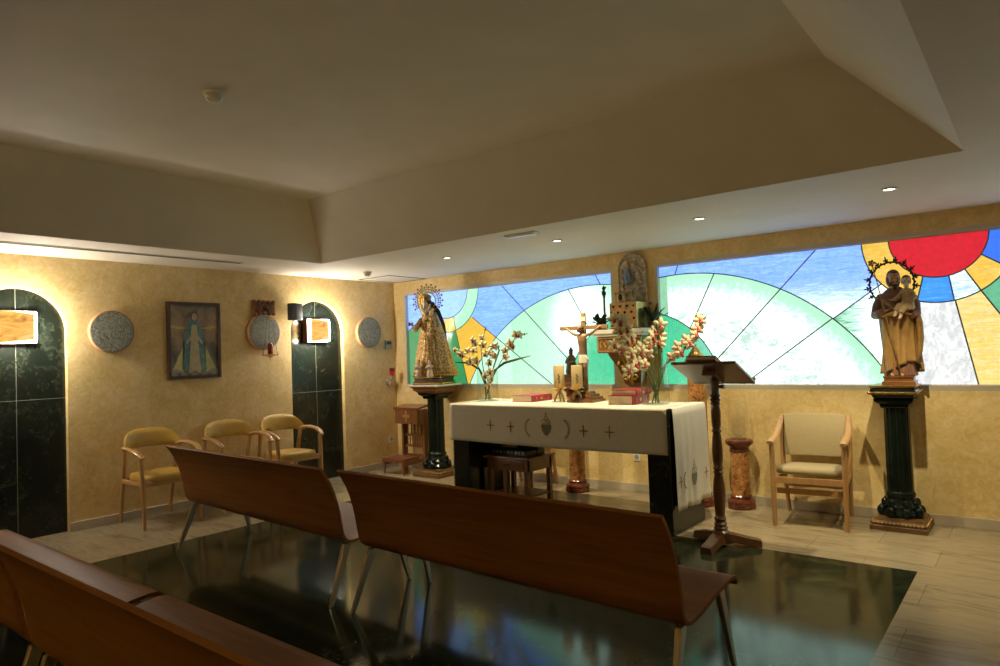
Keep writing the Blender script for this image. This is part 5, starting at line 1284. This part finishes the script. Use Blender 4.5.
b.tube([(0, -.30, 1.45), (0, -.23, 1.36), (0, -.16, 1.22), (0, -.11, 1.13)], [.022, .028, .022, .012], 8); b.build('gilt_acanthus', 'gold', t, True)

t = thing('gilt_casket', 'square gilt tabernacle casket studded with dark gems', 'tabernacle', (3.715, -.17, 1.70))
MB().span((-.15, -.135, 0), (.15, .14, .27), .004).build('body', 'brass', t)
d = MB().span((-.15, -.155, .006), (.15, -.135, .268), .004).build('door', 'casket_gold', t)
for i in range(4):
    for j in range(4):
        if (i, j) == (1, 1): continue
        x, z = -.115+i*.075+.012*((j % 2)*2-1), .04+j*.063
        MB().ball((x, -.157, z), (.015, .008, .013), 10).build('gem', 'gem_dark', d, True)
b = MB(); rr = random.Random(5)
for k in range(60): b.ball((rr.uniform(-.14, .14), -.156, rr.uniform(.015, .255)), .006, 5)
b.build('filigree', 'gold', d, True)
MB().span((-.155, -.16, -.0), (.155, .145, .012)).build('foot_rail', 'dark_bronze', t)
t = thing('reliquary_stand', 'small pierced metal stand on top of gilt casket', 'ornament', (3.665, -.2, 1.97))
b = MB(); b.span((-.10, -.02, 0), (.10, .02, .012)); b.span((-.10, -.015, .10), (.10, .015, .11))
for i in range(6): b.tube([(-.09+i*.036, 0, .012), (-.09+i*.036, 0, .10)], .005, 6)
b.build('gallery', 'old_gold', t); MB().ball((-.03, -.02, .06), (.02, .012, .035), 10).build('medallion', 'dark_bronze', t, True)
t = thing('arched_relief', 'arched stone relief of a seated figure between windows', 'relief', (3.685, 0, 1.885))
pl = [(-.155, 0), (.155, 0)] + arc(0, .455, .155, 0, pi, 18)
MB().prism(pl, lambda u, v, q: (u, -q, v), 0, .03).build('slab', 'relief_stone', t)
b = MB()
for i in range(22):
    b.ball((-.155+.0*i, -.03, .02+i*.02), (.012, .014, .012), 6); b.ball((.155, -.03, .02+i*.02), (.012, .014, .012), 6)
for p, q in arc(0, .455, .155, 0, pi, 22): b.ball((p, -.03, q), (.012, .014, .012), 6)
b.build('border', 'relief_stone', t, True)
b = MB(); rr = random.Random(9)
for k in range(46): b.ball((rr.uniform(-.12, .12), -.032, rr.uniform(.03, .53)), (rr.uniform(.015, .035), .022, rr.uniform(.015, .04)), 8)
for (x, z) in ((-.08, .08), (0.0, .10), (.08, .08), (-.09, .2), (.09, .22), (.07, .42)): b.ball((x, -.05, z), (.022, .022, .026), 8); b.ball((x, -.045, z-.05), (.032, .022, .05), 8)
b.build('carved_crowd', 'relief_stone', t, True, mods=REMESH(.006, 1))
b = MB(); b.tube([(-.03, -.05, .30), (-.045, -.055, .37), (-.04, -.055, .45)], [.045, .04, .028], 10); b.build('blue_robe', 'blue_glaze', t, True); MB().ball((-.045, -.06, .485), (.022, .022, .027), 10).build('figure_head', 'skin', t, True)
t = thing('processional_staff', 'thin dark staff with carved tip standing on wall shelf', 'staff', (3.475, -.27, 1.70))
MB().lathe([(.035, 0), (.035, .008), (.012, .02), (.012, .02), (.011, .33), (.016, .345), (.011, .36)], n=16).build('shaft', 'dark_wood', t, True)
b = MB(); b.lathe([(.012, .35), (.022, .37), (.024, .39), (.012, .405), (.014, .42), (.020, .435), (.008, .455), (.001, .465)], n=14); b.ball((.018, 0, .44), .012, 8); b.ball((-.018, 0, .40), .010, 8); b.build('carved_tip', 'dark_bronze', t, True)
def potted(loc, lab, hgt, n, mat, flow=None):
    t = thing('potted_plant', lab, 'plant', loc)
    MB().lathe([(.001, 0), (.035, 0), (.045, .06), (.048, .065), (.042, .065), (.036, .05), (.001, .05)], n=20).build('pot', 'terracotta', t, True)
    rr = random.Random(n); b = MB()
    for k in range(n):
        a = k*2.4; L = rr.uniform(.05, .10); d = Vector((cos(a)*rr.uniform(.3, 1), sin(a)*rr.uniform(.3, 1), rr.uniform(.3, 1.2))).normalized(); p = Vector((0, 0, .055)); q = p+d*L*.6*hgt; e = p+d*L*hgt+Vector((0, 0, -.01))
        b.tube([p, q, e, e+d*.02], [.002, .012, .014, .001], 6, (1, .3))
    b.build('foliage', mat, t, True)
    for (x, y, z) in (flow or []): MB().ball((x, y, z), (.018, .016, .015), 8).build('blossom', 'plum_robe', t, True)
potted((3.435, -.31, 1.70), 'small dark green potted plant at shelf left end', 1.35, 60, 'dark_leaf')
potted((3.935, -.12, 1.70), 'small potted plant with dark blossoms at shelf right end', 2.0, 22, 'dark_leaf', [(0, -.02, .25), (-.05, -.01, .20), (.06, 0, .22)])
